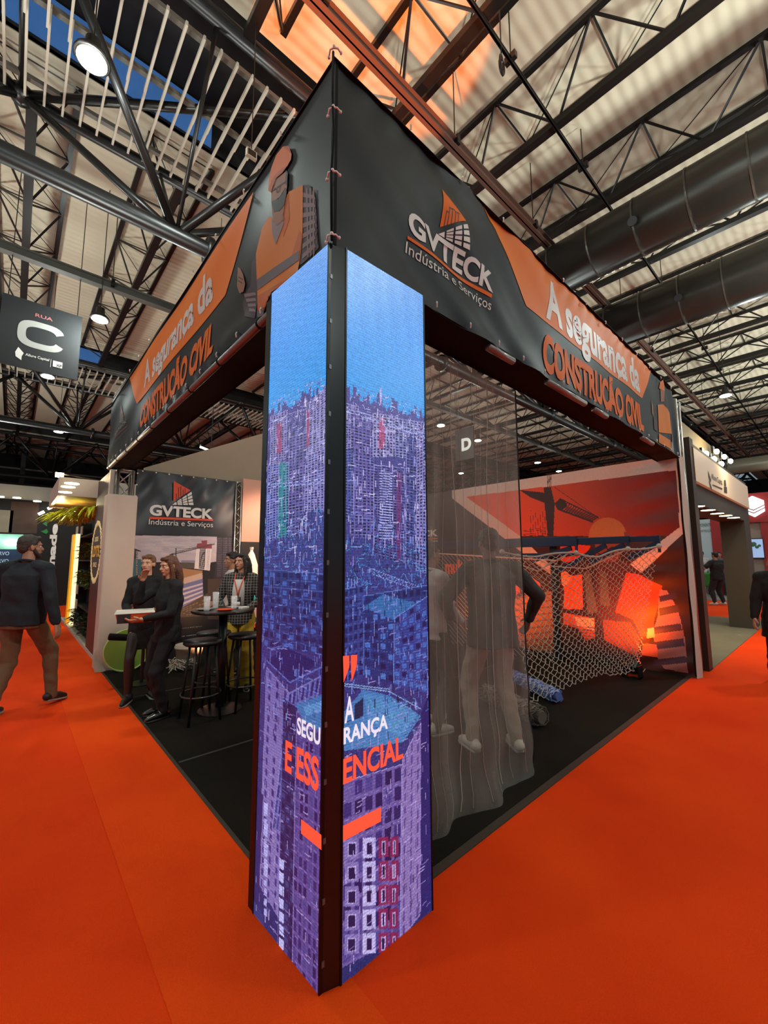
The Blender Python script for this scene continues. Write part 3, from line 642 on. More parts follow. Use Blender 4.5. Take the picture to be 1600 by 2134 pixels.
eyelets(FL_, [(-.01, x, ZT-.005+.05*x/5.9) for x in np.arange(.5, 5.9, .5)]+[(-.006, x, ZL+.02) for x in np.arange(.7, 5.8, .34)])
q = MB(); q.tube([(-.012, -.006, 3.94), (-.016, -.01, 3.7), (-.008, -.012, 3.5), (-.016, -.008, 3.3), (-.01, -.01, 2.98)], .006, 6); tag(q.build('lashing_cord', m_blackfab, smooth=True), 'black cord lacing the corner gap between the fascia banners', 'cord')
q = MB(); q.bb((.012, .012, 2.99), (.03, .03, 3.93)); tag(q.build('corner_profile', m_blackfab), 'black corner profile behind the gap of the fascia banners', 'profile')
# ------------------------------------------------------------------ LED column
def norm2(v): v = np.array(v, float); return v/np.linalg.norm(v)
LA, LB = U(664, 2074, 2, 0.), U(529, 1906, 2, 0.); RA, RB = U(711, 2054, 2, 0.), U(899, 1897, 2, 0.)
LH = 3.0; TH = 2.985
lu = norm2(LA-LB); lw = np.linalg.norm(LA-LB); ru = norm2(RB-RA); rw = np.linalg.norm(RB-RA)
def onpanel(px, py, A, u):
    n = np.cross(u, (0, 0, 1)); d = R(px, py); t = ((A-CAMP)@n)/(d@n); P = CAMP+d*t; return ((P-A)@u, P[2])
LP = lambda L: [onpanel(x, y, LB, lu) for x, y in L]
RP = lambda L: [onpanel(x, y, RA, ru) for x, y in L]
za = lambda L: [(480+x/2.9646, 480+y/2.9646) for x, y in L]     # crop A of the photo (upper half of the column)
zb_ = lambda L: [(480+x/2.169, 1150+y/2.169) for x, y in L]      # crop B (lower half)
purple = ['6c5f9e', '7d6eb0', '5b4f8c', '8f84c4', '4a4a86']; dk2 = ['1c2358', '2a2f6e', '171b48', '323a80']
def sky(p, h0, moire):
    Y = p.Y; X = p.X; t = np.clip((Y-h0)/(TH-h0), 0, 1)[..., None]
    top, mid, bot = np.array(hexc('6ea6f2')), np.array(hexc('55a0f4')), np.array(hexc('3b9bea'))
    col = np.where(t > .5, mid+(top-mid)*(t-.5)*2, bot+(mid-bot)*t*2)
    mo = .07*np.sin(X*moire+3*np.sin(Y*2.2))*np.sin(Y*2.6)+.05*np.sin(Y*190+X*60)
    col = col*(1+mo[..., None]*np.array([1.4, .9, .5])); p.a[:] = col
def base_city(p, h0, f):
    X, Y = p.X, p.Y; bl = rng.random(64)*.07-.02; m = Y < h0+bl[(X/p.w*26).astype(int) % 64]+.02*(rng.random(64)[(X/p.w*60).astype(int) % 64])
    v = rng.random((p.ny, p.nx)); t = np.clip(Y/h0, 0, 1)
    c = np.array(hexc('1b2a66'))*(1-t[..., None])+np.array(hexc('4b468c'))*t[..., None]
    c = c*(.7+.8*v[..., None]); p.a[m] = c[m]
def tower(p, f, q, base, win, nx, ny, fu=.62, fv=.55, cols=None, jit=.05, edge='9a90cf'):
    """q in photo pixels: bottom-left, bottom-right, top-right, top-left"""
    q = f(q); p.poly(q, base); p.grid(q, nx, ny, win, fu, fv, jit, cols)
    p.line(q[0], q[3], .004, edge); p.line(q[1], q[2], .003, edge); p.line(q[3], q[2], .004, edge)
    for j in range(1, ny, 1):
        a = p.quad(q, 0, j/ny, 1, j/ny+.001); p.line(a[0], a[1], .0018, edge, .5)
def speckle(p, y0, y1, pal, n, ln=.02):
    for _ in range(n):
        x, y = rng.random()*p.w, y0+(y1-y0)*rng.random(); a = rng.random()*PI
        p.line((x, y), (x+math.cos(a)*ln*rng.random()*2, y+math.sin(a)*ln), .003, pal[rng.integers(len(pal))], .85)
NXL, NY = 120, 720
pl_ = Pic(lw, TH, NXL, NY); pr_ = Pic(rw, TH, NXL, NY)
hl = onpanel(600, 835, LB, lu)[1]; hr = onpanel(800, 845, RA, ru)[1]
sky(pl_, hl, 9); sky(pr_, hr, 62); base_city(pl_, hl-.05, 1); base_city(pr_, hr-.01, 1)
blues = ['2c6fb0', '3f8fd0', '1f4f90', '5fb0e0', '162a60', '233c88']
pinks = ['b8b0ea', 'd6d0ff', '8d80cc', '6a58a8', '4a3c84']
# left picture, upper towers
for f, p, L in ((LP, pl_, [
        ([(250, 1450), (350, 1440), (350, 1120), (250, 1150)], '8a80bc', 6, 22), ([(345, 1430), (470, 1400), (480, 1100), (350, 1140)], '57519a', 7, 26),
        ([(465, 1400), (600, 1370), (605, 960), (470, 1080)], '9890cc', 6, 26), ([(225, 1930), (300, 1900), (300, 1440), (235, 1450)], '7a7cc8', 4, 30),
        ([(295, 1900), (420, 1880), (420, 1430), (300, 1440)], '3f8f9e', 5, 28), ([(360, 1900), (470, 1880), (475, 1250), (365, 1280)], '6a5fa4', 5, 34), ([(460, 1740), (600, 1740), (602, 1340), (465, 1400)], '8c84c8', 7, 24)]),
        (RP, pr_, [([(708, 1350), (770, 1340), (790, 1090), (710, 1070)], '8078b8', 4, 18), ([(740, 1900), (885, 1900), (885, 1150), (740, 1110)], '6a5ea6', 6, 40),
        ([(880, 1400), (1020, 1400), (1020, 1150), (880, 1130)], '9a92cc', 7, 14), ([(1015, 1400), (1200, 1420), (1200, 1190), (1015, 1160)], '7e80c0', 8, 14),
        ([(880, 2010), (1070, 2060), (1075, 1470), (885, 1450)], '564c92', 8, 34), ([(1080, 2060), (1150, 2080), (1150, 1260), (1085, 1250)], '4a4a92', 3, 44),
        ([(1145, 2100), (1205, 2120), (1205, 1200), (1150, 1240)], '8a80c0', 3, 44), ([(705, 1780), (760, 1800), (760, 1340), (705, 1350)], '5058a0', 3, 24)])):
    for qd, base, nx, ny in L: tower(p, lambda Q, f=f: f(za(Q)), qd, base, '22275e', nx, ny, cols=dk2+['1c2050'])
for qd in ([(288, 1380), (318, 1370), (320, 1190), (290, 1195)], [(472, 1340), (490, 1335), (492, 1110), (475, 1115)]): pl_.poly(LP(za(qd)), 'a03468', .8)
for qd in ([(915, 1350), (950, 1350), (950, 1160), (915, 1160)],): pr_.poly(RP(za(qd)), 'b04070', .8)
pr_.poly(RP(za([(1020, 2040), (1050, 2045), (1055, 1500), (1025, 1490)])), '7a2a6a', .6)
pl_.poly(LP(za([(300, 1900), (330, 1895), (332, 1430), (302, 1436)])), '2e8a94', .5)
for k in range(26):
    yy = 1500+k*16; pr_.line(*RP(za([(920, yy), (1000, yy+4)])), .004, 'c8ccff', .8)
speckle(pl_, onpanel(560, 1200, LB, lu)[1]-.05, onpanel(560, 1080, LB, lu)[1], blues, 380); speckle(pr_, onpanel(800, 1230, RA, ru)[1], onpanel(800, 1130, RA, ru)[1], blues, 420)
speckle(pl_, hl-.12, hl+.03, pinks, 260, .015); speckle(pr_, hr-.14, hr+.05, pinks, 300, .015)
# cranes (thin lattice)
def crane(p, f, a, b, w, col='aab4f0'):
    a, b = [np.array(v) for v in f([a, b])]; p.line(a, b, .0025, col); n = norm2(np.array([-(b-a)[1], (b-a)[0]]))*w; p.line(a+n, b+n, .0025, col); N = 16
    for i in range(N):
        s = a+(b-a)*i/N; e = a+(b-a)*(i+1)/N; p.line(s+(n if i % 2 else 0), e+(0 if i % 2 else n), .0022, col)
crane(pr_, lambda Q: RP(za(Q)), (708, 1120), (1200, 1280), .02); crane(pl_, lambda Q: LP(za(Q)), (225, 1590), (600, 1560), .016); crane(pr_, lambda Q: RP(zb_(Q)), (560, 640), (560, 120), .016, '8ea0e8')
crane(pr_, lambda Q: RP(zb_(Q)), (640, 100), (885, 190), .02); crane(pl_, lambda Q: LP(zb_(Q)), (310, 400), (318, 0), .014); crane(pr_, lambda Q: RP(za(Q)), (935, 1080), (935, 980), .01, 'c8b8f0')
# lower half
zL, zR = (lambda Q: LP(zb_(Q))), (lambda Q: RP(zb_(Q)))
tower(pl_, zL, [(150, 430), (430, 470), (432, 100), (150, 80)], '2e3c7c', '', 9, 9, cols=['16205a', '4a6ab8', '1d2a68'], edge='5f74c0')
tower(pr_, zR, [(505, 600), (600, 560), (600, 150), (510, 170)], '3c4a90', '', 4, 10, cols=['18225c', '223070'], edge='6f80cc')
tower(pr_, zR, [(600, 560), (890, 640), (890, 150), (600, 200)], '27397a', '', 9, 9, cols=['141d54', '5a86d0', '1c2866', '223272'], edge='6686cc')
pr_.poly(zR([(600, 250), (690, 190), (860, 240), (740, 310)]), '3f86c0', .8)
tower(pr_, zR, [(735, 600), (890, 640), (890, 200), (740, 300)], '3a4a96', '', 5, 9, cols=['18225c', '4f78c4'], edge='8aa4e0')
pl_.poly(zL([(165, 490), (250, 430), (400, 500), (270, 600)]), '16266a'); pl_.line(*zL([(165, 490), (270, 590)]), .007, '6a78c4'); pl_.line(*zL([(270, 590), (415, 520)]), .007, '6a78c4'); pl_.line(*zL([(180, 440), (280, 410)]), .004, '6a78c4')
tower(pl_, zL, [(130, 1500), (215, 1650), (270, 640), (165, 520)], '7f72b4', '', 3, 20, .3, .6, cols=['33307a', '3e3a86'], edge='9a8fd0')
tower(pl_, zL, [(190, 1250), (300, 1300), (410, 560), (265, 640)], '6a6ab4', '', 7, 9, .5, .8, cols=['2a2f74', '3a4286'], edge='8f8fd4')
tower(pl_, zL, [(215, 1800), (290, 1860), (300, 700), (240, 660)], '27265e', '', 3, 24, cols=['1a1c50', '39407e'], edge='6a64ac')
tower(pl_, zL, [(280, 1900), (415, 2040), (425, 760), (300, 720)], '5c4a94', '', 6, 20, .6, .7, cols=['241f58', '322a6c', '4a4488'], edge='9480c4')
pl_.poly(zL([(295, 690), (425, 640), (425, 820), (330, 760)]), '3f7eb8'); pl_.poly(zL([(330, 700), (425, 670), (425, 720), (345, 740)]), '5fa0d4')
pl_.poly(zL([(100, 1650), (125, 1690), (150, 1100), (120, 1060)]), '232a6a'); pl_.poly(zL([(105, 1570), (150, 1640), (160, 1740), (104, 1650)]), '2a3a7c')
for k in range(11):
    y0 = 1130+k*60; pl_.poly(zL([(222, y0+55), (243, y0+70), (243, y0+25), (222, y0+10)]) if k > 3 else zL([(152, 1130+k*90+60), (168, 1130+k*90+70), (172, 1130+k*90+10), (155, 1130+k*90)]), 'b9b9f2')
    pl_.poly(zL([(152, 1160+k*45+28), (165, 1164+k*45+34), (168, 1160+k*45+5), (155, 1160+k*45)]), 'a9a9ea')
# right big tower with roof
pr_.poly(zR([(505, 730), (600, 620), (720, 650), (860, 740), (780, 860), (505, 900)]), '4a86c0'); pr_.poly(zR([(600, 640), (690, 650), (840, 740), (760, 830), (620, 760)]), '5a9ad0', .8); pr_.poly(zR([(560, 690), (600, 660), (600, 740), (560, 760)]), '1c2c50')
for _ in range(160):
    x, y = 610+rng.random()*220, 660+rng.random()*150; pr_.line(*zR([(x, y), (x+12, y+6)]), .004, ['77b8e0', '3a6fb4', '4fa8a8', '8a9ae8'][rng.integers(4)], .7)
for a, b in (((505, 605), (715, 630)), ((715, 630), (860, 710)), ((505, 595), (715, 620))): pr_.line(*zR([a, b]), .004, '9fc0e8')
tower(pr_, zR, [(500, 1880), (770, 1740), (775, 960), (505, 1040)], '6c5aa0', '', 6, 9, .7, .72, cols=['2a2360', '3a3078', '4f4690', '221c54'], edge='a294d0')
tower(pr_, zR, [(765, 1760), (858, 1640), (860, 770), (775, 940)], '8a74b4', '', 3, 14, .25, .7, cols=['5a4a90'], edge='a898d8')
pr_.poly(zR([(858, 1660), (912, 1600), (905, 620), (860, 730)]), '1e2468'); speckle(pr_, .02, 1.2, ['2a3488', '38449c', '1a2060'], 60)
for j in range(6):
    y = 1290+j*108
    for i, (x0, x1, cc) in enumerate(((668, 712, '8c2454'), (718, 758, '86204e'), (598, 655, 'c4bcf0'), (515, 580, '8474b8'))):
        if y-(x0-668)*.45 > 1880-(x0-500)*.5: continue
        s = -(x0-668)*.04; pr_.poly(zR([(x0, y+92+s), (x1, y+86+s), (x1, y+s-4), (x0, y+s)]), cc, .92)
        pr_.poly(zR([(x0+13, y+80+s), (x1-13, y+76+s), (x1-13, y+14+s), (x0+13, y+18+s)]), 'b8a8e0'); pr_.poly(zR([(x0+17, y+75+s), (x1-17, y+72+s), (x1-17, y+20+s), (x0+17, y+23+s)]), '1c1a4c')
def ticks(p, y0, y1, n, pal, vert=.75):
    for _ in range(n):
        x, y = rng.random()*p.w, y0+(y1-y0)*rng.random()
        if rng.random() < vert: p.line((x, y), (x, y+.012+.03*rng.random()), .0045, pal[rng.integers(len(pal))], .75)
        else: p.line((x, y), (x+.02+.03*rng.random(), y+.004), .0045, pal[rng.integers(len(pal))], .7)
for p, h in ((pl_, hl), (pr_, hr)):
    ticks(p, .85, 1.75, 420, ['9fb0f0', '6f8ae0', '14184c', '10143c', 'b8a8e8', '4a7ad0']); ticks(p, 1.6, h-.05, 300, ['d8d0ff', 'b0a4ec', '1a1c50', '2a2a68', '8fa0f0', 'e8dcff'])
    ticks(p, .02, .9, 200, ['b8a4e0', '2a2260', '8a78c0'], .5)
    k = np.exp(-((p.Y-1.25)/.42)**2)[..., None]; p.a *= 1-k*np.array((.42, .34, .16)).astype(np.float32)
pl_.noise(.26); pr_.noise(.26)
for p in (pl_, pr_): p.a[0::3] *= .8; p.a[1::3] *= 1.08
m_led = MA('led_display_light', .35, emit=.98); m_house = M('led_housing', '0d0f12', .35, metal=.4); m_ledw = M('led_letter_white', 'e6e6f2', .5, emit=.75, ecol='dcdcee'); m_ledo = M('led_letter_orange', 'f0502a', .5, emit=.85, ecol='f2543a')
Zv = np.array((0, 0, 1.))
def led(label, A, u, w, pic, texts, bars, orange_txt, f):
    n = np.cross(u, Zv); n = n if (CAMP-A)@n > 0 else -n
    t = thing('led_screen', label, 'led screen', A+u*w/2)
    pic.mesh('display', A+n*.002, u, Zv, m_led, t)
    b = MB(); rot = Matrix((u, -n, Zv)).transposed(); b.box(A+u*w/2-n*.045+Zv*(TH/2), (w, .085, TH), rot=rot); b.build('housing', m_house, t)
    for s in (-1, 1):
        b = MB(); b.box(A+u*(w/2+s*(w/2+.004))-n*.04+Zv*(TH/2), (.008, .09, TH+.01), rot=rot); b.build('side_profile', m_house, t)
    b = MB()
    for k in range(14): b.box(A+u*(w+.005 if (u@RT) < 0 or True else 0)-n*.01+Zv*(.1+k*.21), (.012, .012, .02), rot=rot)
    b.build('screws', M('screw_grey', '77777a', .4, metal=.7), t)
    off = n*.006
    for lst, mt, nm in ((texts, m_ledw, 'white_lettering'), (orange_txt, m_ledo, 'orange_lettering')):
        if not lst: continue
        q = MB()
        for s, a, b_, bold in lst:
            (u0, v0), (u1, v1) = f([a, b_]); text_on(q, s, A, u, Zv, (u0, v0, u1, v1), bold, off, clip=lambda x, y: -.003 < x < w+.003, cap=True)
        q.build(nm, mt, t)
    for i, p in enumerate(bars):
        q = MB(); q.poly([A+u*x+Zv*y+off for x, y in f(p)]); q.build('quote_mark' if i else 'underline_bar', m_ledo, t)
led('left face of the LED column showing a city under construction below blue sky', LB, lu, lw, pl_, [('SEGU', (621, 1528), (670, 1516), .03)], [zb_([(325, 1205), (417, 1277), (417, 1345), (325, 1270)])], [('E ESS', (596, 1604), (667, 1580), .03)], LP)
led('right face of the LED column with the orange closing quote mark and slogan', RA, ru, rw, pr_, [('A', (716, 1507), (736, 1448), .02), ('RANÇA', (714, 1551), (806, 1486), .03)], [zb_([(505, 1235), (677, 1150), (677, 1215), (505, 1305)]), zb_([(505, 470), (533, 468), (533, 520), (508, 590), (507, 540)]), zb_([(540, 466), (569, 464), (567, 515), (545, 585), (541, 535)])], [('ENCIAL', (713, 1634), (838, 1532), .03)], RP)
# black corner profile between the two faces, and the edge profile left of the left face
q = MB(); c0 = (LA+RA)/2; q.slab([LA+lu*.004, RA-ru*.004, RA+np.array((0.02, .09, 0)), LA+np.array((.09, .02, 0))], (0, 0, TH)); q.build
o = q.build('corner_cover', M('corner_cover_black', '0a0a0e', .3, coat=.3)); tag(o, 'glossy black corner cover between the two LED faces', 'corner cover')
q = MB(); e = LB-lu*.012; q.slab([e, e-lu*.045, e-lu*.045+np.array((.1, 0, 0)), e+np.array((.1, 0, 0))], (0, 0, 2.96)); tag(q.build('edge_profile', m_house), 'black edge profile at the left side of the LED column', 'profile')
q = MB(); q.bb((.14, .12, 0), (.42, .42, 2.95)); tag(q.build('column_core', m_blackfab), 'black cloth wrapped core of the LED column', 'column')
# ------------------------------------------------------------------ curtain, nets, brackets
mt = bpy.data.materials.new('gauze_curtain'); mt.use_nodes = True; nt = mt.node_tree; nt.nodes.clear()
ou = nt.nodes.new('ShaderNodeOutputMaterial'); mx = nt.nodes.new('ShaderNodeMixShader'); tr = nt.nodes.new('ShaderNodeBsdfTransparent'); mx2 = nt.nodes.new('ShaderNodeMixShader')
df = nt.nodes.new('ShaderNodeBsdfDiffuse'); tl = nt.nodes.new('ShaderNodeBsdfTranslucent'); df.inputs[0].default_value = (.60, .56, .50, 1); tl.inputs[0].default_value = (.5, .43, .37, 1); tr.inputs[0].default_value = (.92, .9, .88, 1)
tc = nt.nodes.new('ShaderNodeTexCoord'); no = nt.nodes.new('ShaderNodeTexNoise'); no.inputs['Scale'].default_value = 9; mp = nt.nodes.new('ShaderNodeMapping'); mp.inputs['Scale'].default_value = (1.1, 1.1, .2)
nt.links.new(tc.outputs['Object'], mp.inputs[0]); nt.links.new(mp.outputs[0], no.inputs['Vector']); mr = nt.nodes.new('ShaderNodeMapRange'); mr.inputs[1].default_value = .3; mr.inputs[2].default_value = .75; mr.inputs[3].default_value = .21; mr.inputs[4].default_value = .40
nt.links.new(no.outputs['Fac'], mr.inputs[0]); nt.links.new(mr.outputs[0], mx.inputs[0]); mx2.inputs[0].default_value = .5
nt.links.new(df.outputs[0], mx2.inputs[1]); nt.links.new(tl.outputs[0], mx2.inputs[2]); nt.links.new(tr.outputs[0], mx.inputs[1]); nt.links.new(mx2.outputs[0], mx.inputs[2]); nt.links.new(mx.outputs[0], ou.inputs[0])
m_gauze = mt; m_thread = M('curtain_thread', 'b4aca0', .7); m_hem = M('curtain_hem', '0c0b0b', .7)
def curt(x, z):
    lo = max(0, 1-z/.8); y = .32-.009*math.sin(x*26+z*.6)-.015*math.sin(x*9+1)-(.05*lo**1.5)*(1+.6*math.sin(x*14))-.018*lo*math.sin(z*16+x*5); return (x+.012*lo*math.sin(z*9+x*4), y, max(z, .012))
CU = thing('net_curtain', 'sheer grey gauze curtain hanging beside the LED column down to the floor', 'curtain', (1.35, .3, 0))
q = MB(); NU, NV = 110, 130; vs = []
for j in range(NV+1):
    for i in range(NU+1):
        x = .60+1.46*i/NU; z = 2.97*(j/NV)**1.0; vs.append(curt(x, z))
q.add(vs, [(j*(NU+1)+i, j*(NU+1)+i+1, (j+1)*(NU+1)+i+1, (j+1)*(NU+1)+i) for j in range(NV) for i in range(NU)]); q.build('gauze', m_gauze, CU, smooth=True)
q = MB()
for x, r in ((.74, .0012), (.83, .0012), (.93, .0015), (1.02, .0012), (1.12, .0015), (1.22, .003), (1.31, .0015), (1.42, .0015), (1.52, .0013), (1.63, .003), (1.76, .0013), (1.9, .0012)):
    ph = rng.random()*6; q.tube([np.array(curt(x+.012*math.sin(z*2.1+ph)+.01*math.sin(z*5+ph), z))+np.array((0, -.004, 0)) for z in np.linspace(.05, 2.95, 40)], r, 4)
q.build('fold_threads', m_thread, CU)
q = MB(); q.tube([curt(2.065, z) for z in np.linspace(.06, 2.97, 30)], .007, 6); q.build('black_edge_rope', m_hem, CU)
m_rope = M('white_rope', 'b8ae9f', .8); m_ropeg = M('grey_rope', '7d7468', .8)
def netmesh(q, S, nu, nv, r, both=True, wob=.0):
    def P(i, j):
        u, v = i/nu, j/nv; p = S(u, v); return p
    for dirn in ((1, 1), (1, -1)) if both else ((1, -1),):
        starts = [(0, j) for j in range(0, nv+1)]+[(i, 0 if dirn[1] > 0 else nv) for i in range(1, nu+1)]
        for (i, j) in starts[::1]:
            if (i+j) % 2: continue
            pts = []; a, b = i, j
            while 0 <= a <= nu and 0 <= b <= nv:
                p = P(a, b); pts.append(p)
                if 0 <= a+dirn[0] <= nu and 0 <= b+dirn[1] <= nv:
                    p2 = P(a+dirn[0]*.5, b+dirn[1]*.5); k = 1 if (a+b) % 4 else -1; pts.append(p2+np.array((0, wob*k, wob*(1 if dirn[1] > 0 else -1))))
                a += dirn[0]; b += dirn[1]
            if len(pts) > 1: q.tube(pts, r, 4, caps=False)
TL, TR, BR, BL = U(1046, 1150, 1, 1.5), U(1373, 1138, 0, 5.2), U(1333, 1392, 2, .10), U(1106, 1468, 2, .05)
TM1, TM2 = U(1200, 1152, 0, 4.6), U(1308, 1144, 0, 5.0)
def topc(u):
    k = [TL, U(1120, 1160, 1, 1.3), TM1, U(1250, 1160, 0, 4.8), TM2, TR]; t = u*(len(k)-1); i = min(int(t), len(k)-2); f = t-i; return k[i]*(1-f)+k[i+1]*f
def botc(u): return BL*(1-u)+BR*u+np.array((0, -.06, .10))*math.sin(PI*u)
def S1(u, v):
    p = botc(u)*(1-v)+topc(u)*v; bel = math.sin(PI*v)*math.sin(PI*min(1, u*1.1)); pin = math.sin(PI*v)*.10
    return p+np.array((.14, .10, 0))*bel*.6+np.array((-.16, .04, 0))*pin*(u-.3)*2
SN = thing('safety_net', 'white knotted safety net hung from the dark blue brackets in front of the mural', 'safety net', tuple((TL+BR)/2*np.array((1, 1, 0))))
q = MB(); netmesh(q, S1, 44, 40, .0042, True, .012); q.build('mesh', m_rope, SN)
q = MB(); q.tube([topc(u)+np.array((0, 0, -.02*math.sin(u*5*PI))) for u in np.linspace(0, 1, 60)], .014, 6); q.tube([U(1190, 1150, 0, 4.6), U(1120, 1190, 0, 4.8), U(1050, 1165, 0, 4.9)], .009, 5); q.tube([TM2, U(1220, 1185, 0, 5.0), U(1150, 1180, 0, 5.1)], .008, 5); q.build('border_rope', m_rope, SN, smooth=True)
q = MB()
for p in (TL, TM1, TM2, TR): q.sph(p, .035, 8, 6)
for k in range(9):
    p = botc(.6+k*.05); q.tube([p, p+np.array((.02+.04*rng.random(), -.05*rng.random(), -.03-.03*rng.random())), p+np.array((.08, -.04, -.02))], .006, 4)
q.build('knots', m_rope, SN, smooth=True)
SN2 = thing('safety_net', 'finer orange-lit net stretched behind, in front of the wooden board of the mural', 'safety net', (5.1, 3, 0))
c4 = [U(955, 1410, 0, 5.25), U(1156, 1385, 0, 5.25), U(1160, 1168, 0, 5.25), U(905, 1153, 0, 5.25)]
S2 = lambda u, v: (c4[0]*(1-u)+c4[1]*u)*(1-v)+(c4[3]*(1-u)+c4[2]*u)*v
q = MB(); netmesh(q, S2, 50, 44, .0035, False); q.tube([S2(u, 1) for u in np.linspace(0, 1, 20)], .012, 6); q.build('mesh', m_rope, SN2)
m_blue = M('dark_blue_steel', '22304a', .4, metal=.3)
t = thing('net_bracket', 'dark blue steel bracket frame with diagonal braces and black post carrying the nets', 'bracket', (5.35, 2, 0))
X5 = 5.35; yA, yB, yC, yD = [U(px, 1125, 0, X5)[1] for px in (890, 1202, 1310, 1374)]; zt = U(1202, 1117, 0, X5)[2]
q = MB(); q.bb((X5-.04, yB, zt-.15), (X5+.04, yA, zt)); q.bb((X5-.03, yC, zt-.13), (X5+.05, yB, zt-.03)); q.bb((X5-.03, yD, zt-.12), (X5+.05, yC, zt-.04)); q.bb((X5-.03, yB, zt-.30), (X5+.03, yA, zt-.25)); q.build('rail', m_blue, t, bevel=.006)
q = MB()
for a, b_ in (((1190, 1142), (1110, 1168)), ((1300, 1136), (1230, 1172)), ((1262, 1136), (1165, 1190)), ((1370, 1132), (1310, 1165))): q.beam(U(*a, 0, X5), U(*b_, 0, X5), .05, .07)
q.build('brace', m_blue, t)
q = MB(); yp = U(1160, 1200, 0, 5.5)[1]; q.bb((5.42, yp-.06, 0.008), (5.52, yp+.06, zt-.1)); q.build('post', M('post_black', '0a0a0b', .5), t)
q = MB()
for y in (yB, yC, yD): q.bb((X5-.05, y-.015, zt-.26), (X5-.02, y+.015, zt-.04))
q.build('hook', m_blue, t)
# rolled nets on the floor
def fuzz(name, label, c, ax, L, r, mts, n, seed):
    rg = np.random.default_rng(seed); t = thing(name, label, 'net roll', c); ax = norm2(ax); s = np.cross(ax, Zv)
    for mi, mtt in enumerate(mts):
        q = MB()
        if mi == 0: q.tube([np.array(c)+Zv*r*.8+ax*(k-.5)*L for k in (0, .2, .5, .8, 1)], [r*.5, r*.75, r*.8, r*.75, r*.5], 14)
        for _ in range(n):
            a = rg.random()*L-L/2; th = rg.random()*6.28; pts = []
            for k in range(9):
                rr = r*(.72+.3*rg.random()); pts.append(np.array(c)+ax*(a+.03*k*rg.random())+s*rr*math.cos(th+k*.6)+Zv*max(.01, r*.8+rr*math.sin(th+k*.6)*.9))
            q.tube(pts, .005+.004*rg.random(), 4, caps=False)
        q.build('strands', mtt, t)
fuzz('net_roll', 'blue and white bundle of rolled netting on the floor behind the curtain edge', tuple(U(1110, 1440, 2, .02)), (.45, 1, 0), .9, .085, [M('blue_net', '5a6cae', .7), M('blue_net_light', 'a9b3da', .7)], 90, 3)
fuzz('net_roll', 'heap of grey loose netting on the floor seen through the curtain', tuple(U(1075, 1490, 2, .02)), (.3, 1, 0), .7, .11, [M('grey_net', '5d5348', .8), m_ropeg], 90, 5)
# ------------------------------------------------------------------ mural wall (plane x = 5.88)
MX = 5.88; my0, my1, mz = .06, 5.95, 3.02
mu = Pic(my1-my0, mz, 620, 320, '241715')
F = lambda L: [((lambda p: (my1-p[1], p[2]))(U(x, y, 0, MX))) for x, y in L]
za6 = lambda L: [(880+x/2.5806, 850+y/2.5806) for x, y in L]
zb8 = lambda L: [(1040+x/3.81, 950+y/3.81) for x, y in L]
mu.poly(F([(860, 1030), (1100, 1010), (1100, 1150), (860, 1160)]), '2c2426')
sky_q = za6([(235, 478), (1362, 335), (1385, 640), (1180, 790), (700, 900), (525, 690)])
mu.poly(F(sky_q), 'c24a22')
SKC = [np.array(hexc(h)) for h in ('c8480f', 'd0480c', 'cc400a', 'b83a08', 'a03206', '8a2406', '701806', '5c1206')]
for k in range(120):   # printed sunset sky, darker towards the right
    a, b_ = 235+k*9.7, 235+(k+1)*9.7+1; s_ = k/119*7; i_ = min(6, int(s_)); c = tuple(SKC[i_]*(1-(s_-i_))+SKC[i_+1]*(s_-i_))
    mk = mu.mask(F(sky_q)); sl, ins = mk; m2 = mu.mask(F(za6([(a, 200), (b_, 200), (b_, 1000), (a, 1000)])))
    if m2: 
        full = np.zeros((mu.ny, mu.nx), bool); full[sl] = ins; f2 = np.zeros_like(full); f2[m2[0]] = m2[1]; mu.a[full & f2] = hexc(c)
mu.poly(F([(1085, 1117), (1440, 1117), (1440, 1430), (1000, 1430)]), '33120c', 1)
for qd in ([(158, 430), (1395, 250), (1362, 335), (235, 478), (160, 487)], [(1362, 335), (1395, 250), (1420, 260), (1425, 655), (1385, 640)], [(1385, 640), (1425, 655), (1160, 905), (1095, 855)], [(160, 487), (235, 478), (525, 690), (700, 860), (700, 905), (600, 830), (425, 690)]): mu.poly(F(za6(qd)), 'c9b3a6')
dkc = '2a100b'
mu.poly(F(zb8([(355, 250), (410, 250), (440, 380), (430, 635), (385, 635), (360, 390)])), dkc)
mu.poly(F(zb8([(160, 270), (240, 280), (350, 290), (440, 370), (440, 400), (350, 370), (250, 330)])), dkc)
for k in range(3): mu.line(*F(zb8([(385+k*12, 140), (385+k*12, 300)])), .012, dkc)
a0, a1, b0, b1 = (460, 420), (745, 525), (490, 345), (790, 490)
mu.line(*F(zb8([a0, a1])), .03, dkc); mu.line(*F(zb8([b0, b1])), .02, dkc); mu.poly(F(zb8([(440, 380), (480, 335), (520, 350), (540, 400), (500, 430), (460, 425)])), dkc)
for k in range(16):
    s = k/16; p = [a0[0]+(a1[0]-a0[0])*s, a0[1]+(a1[1]-a0[1])*s]; r_ = [b0[0]+(b1[0]-b0[0])*min(1, s+.05), b0[1]+(b1[1]-b0[1])*min(1, s+.05)]; mu.line(*F(zb8([p, r_])), .014, dkc)
mu.poly(F(zb8([(540, 400), (780, 490), (745, 520), (520, 430)])), dkc, .6)
mu.line(*F(zb8([(440, 250), (770, 480)])), .008, dkc)
for k in range(9): mu.line(*F(zb8([(250+k*19, 435+(k*37) % 60), (250+k*19, 640)])), .006, dkc)
for k in range(5): mu.line(*F(zb8([(190, 595+k*9), (370, 570+k*16)])), .006, dkc)
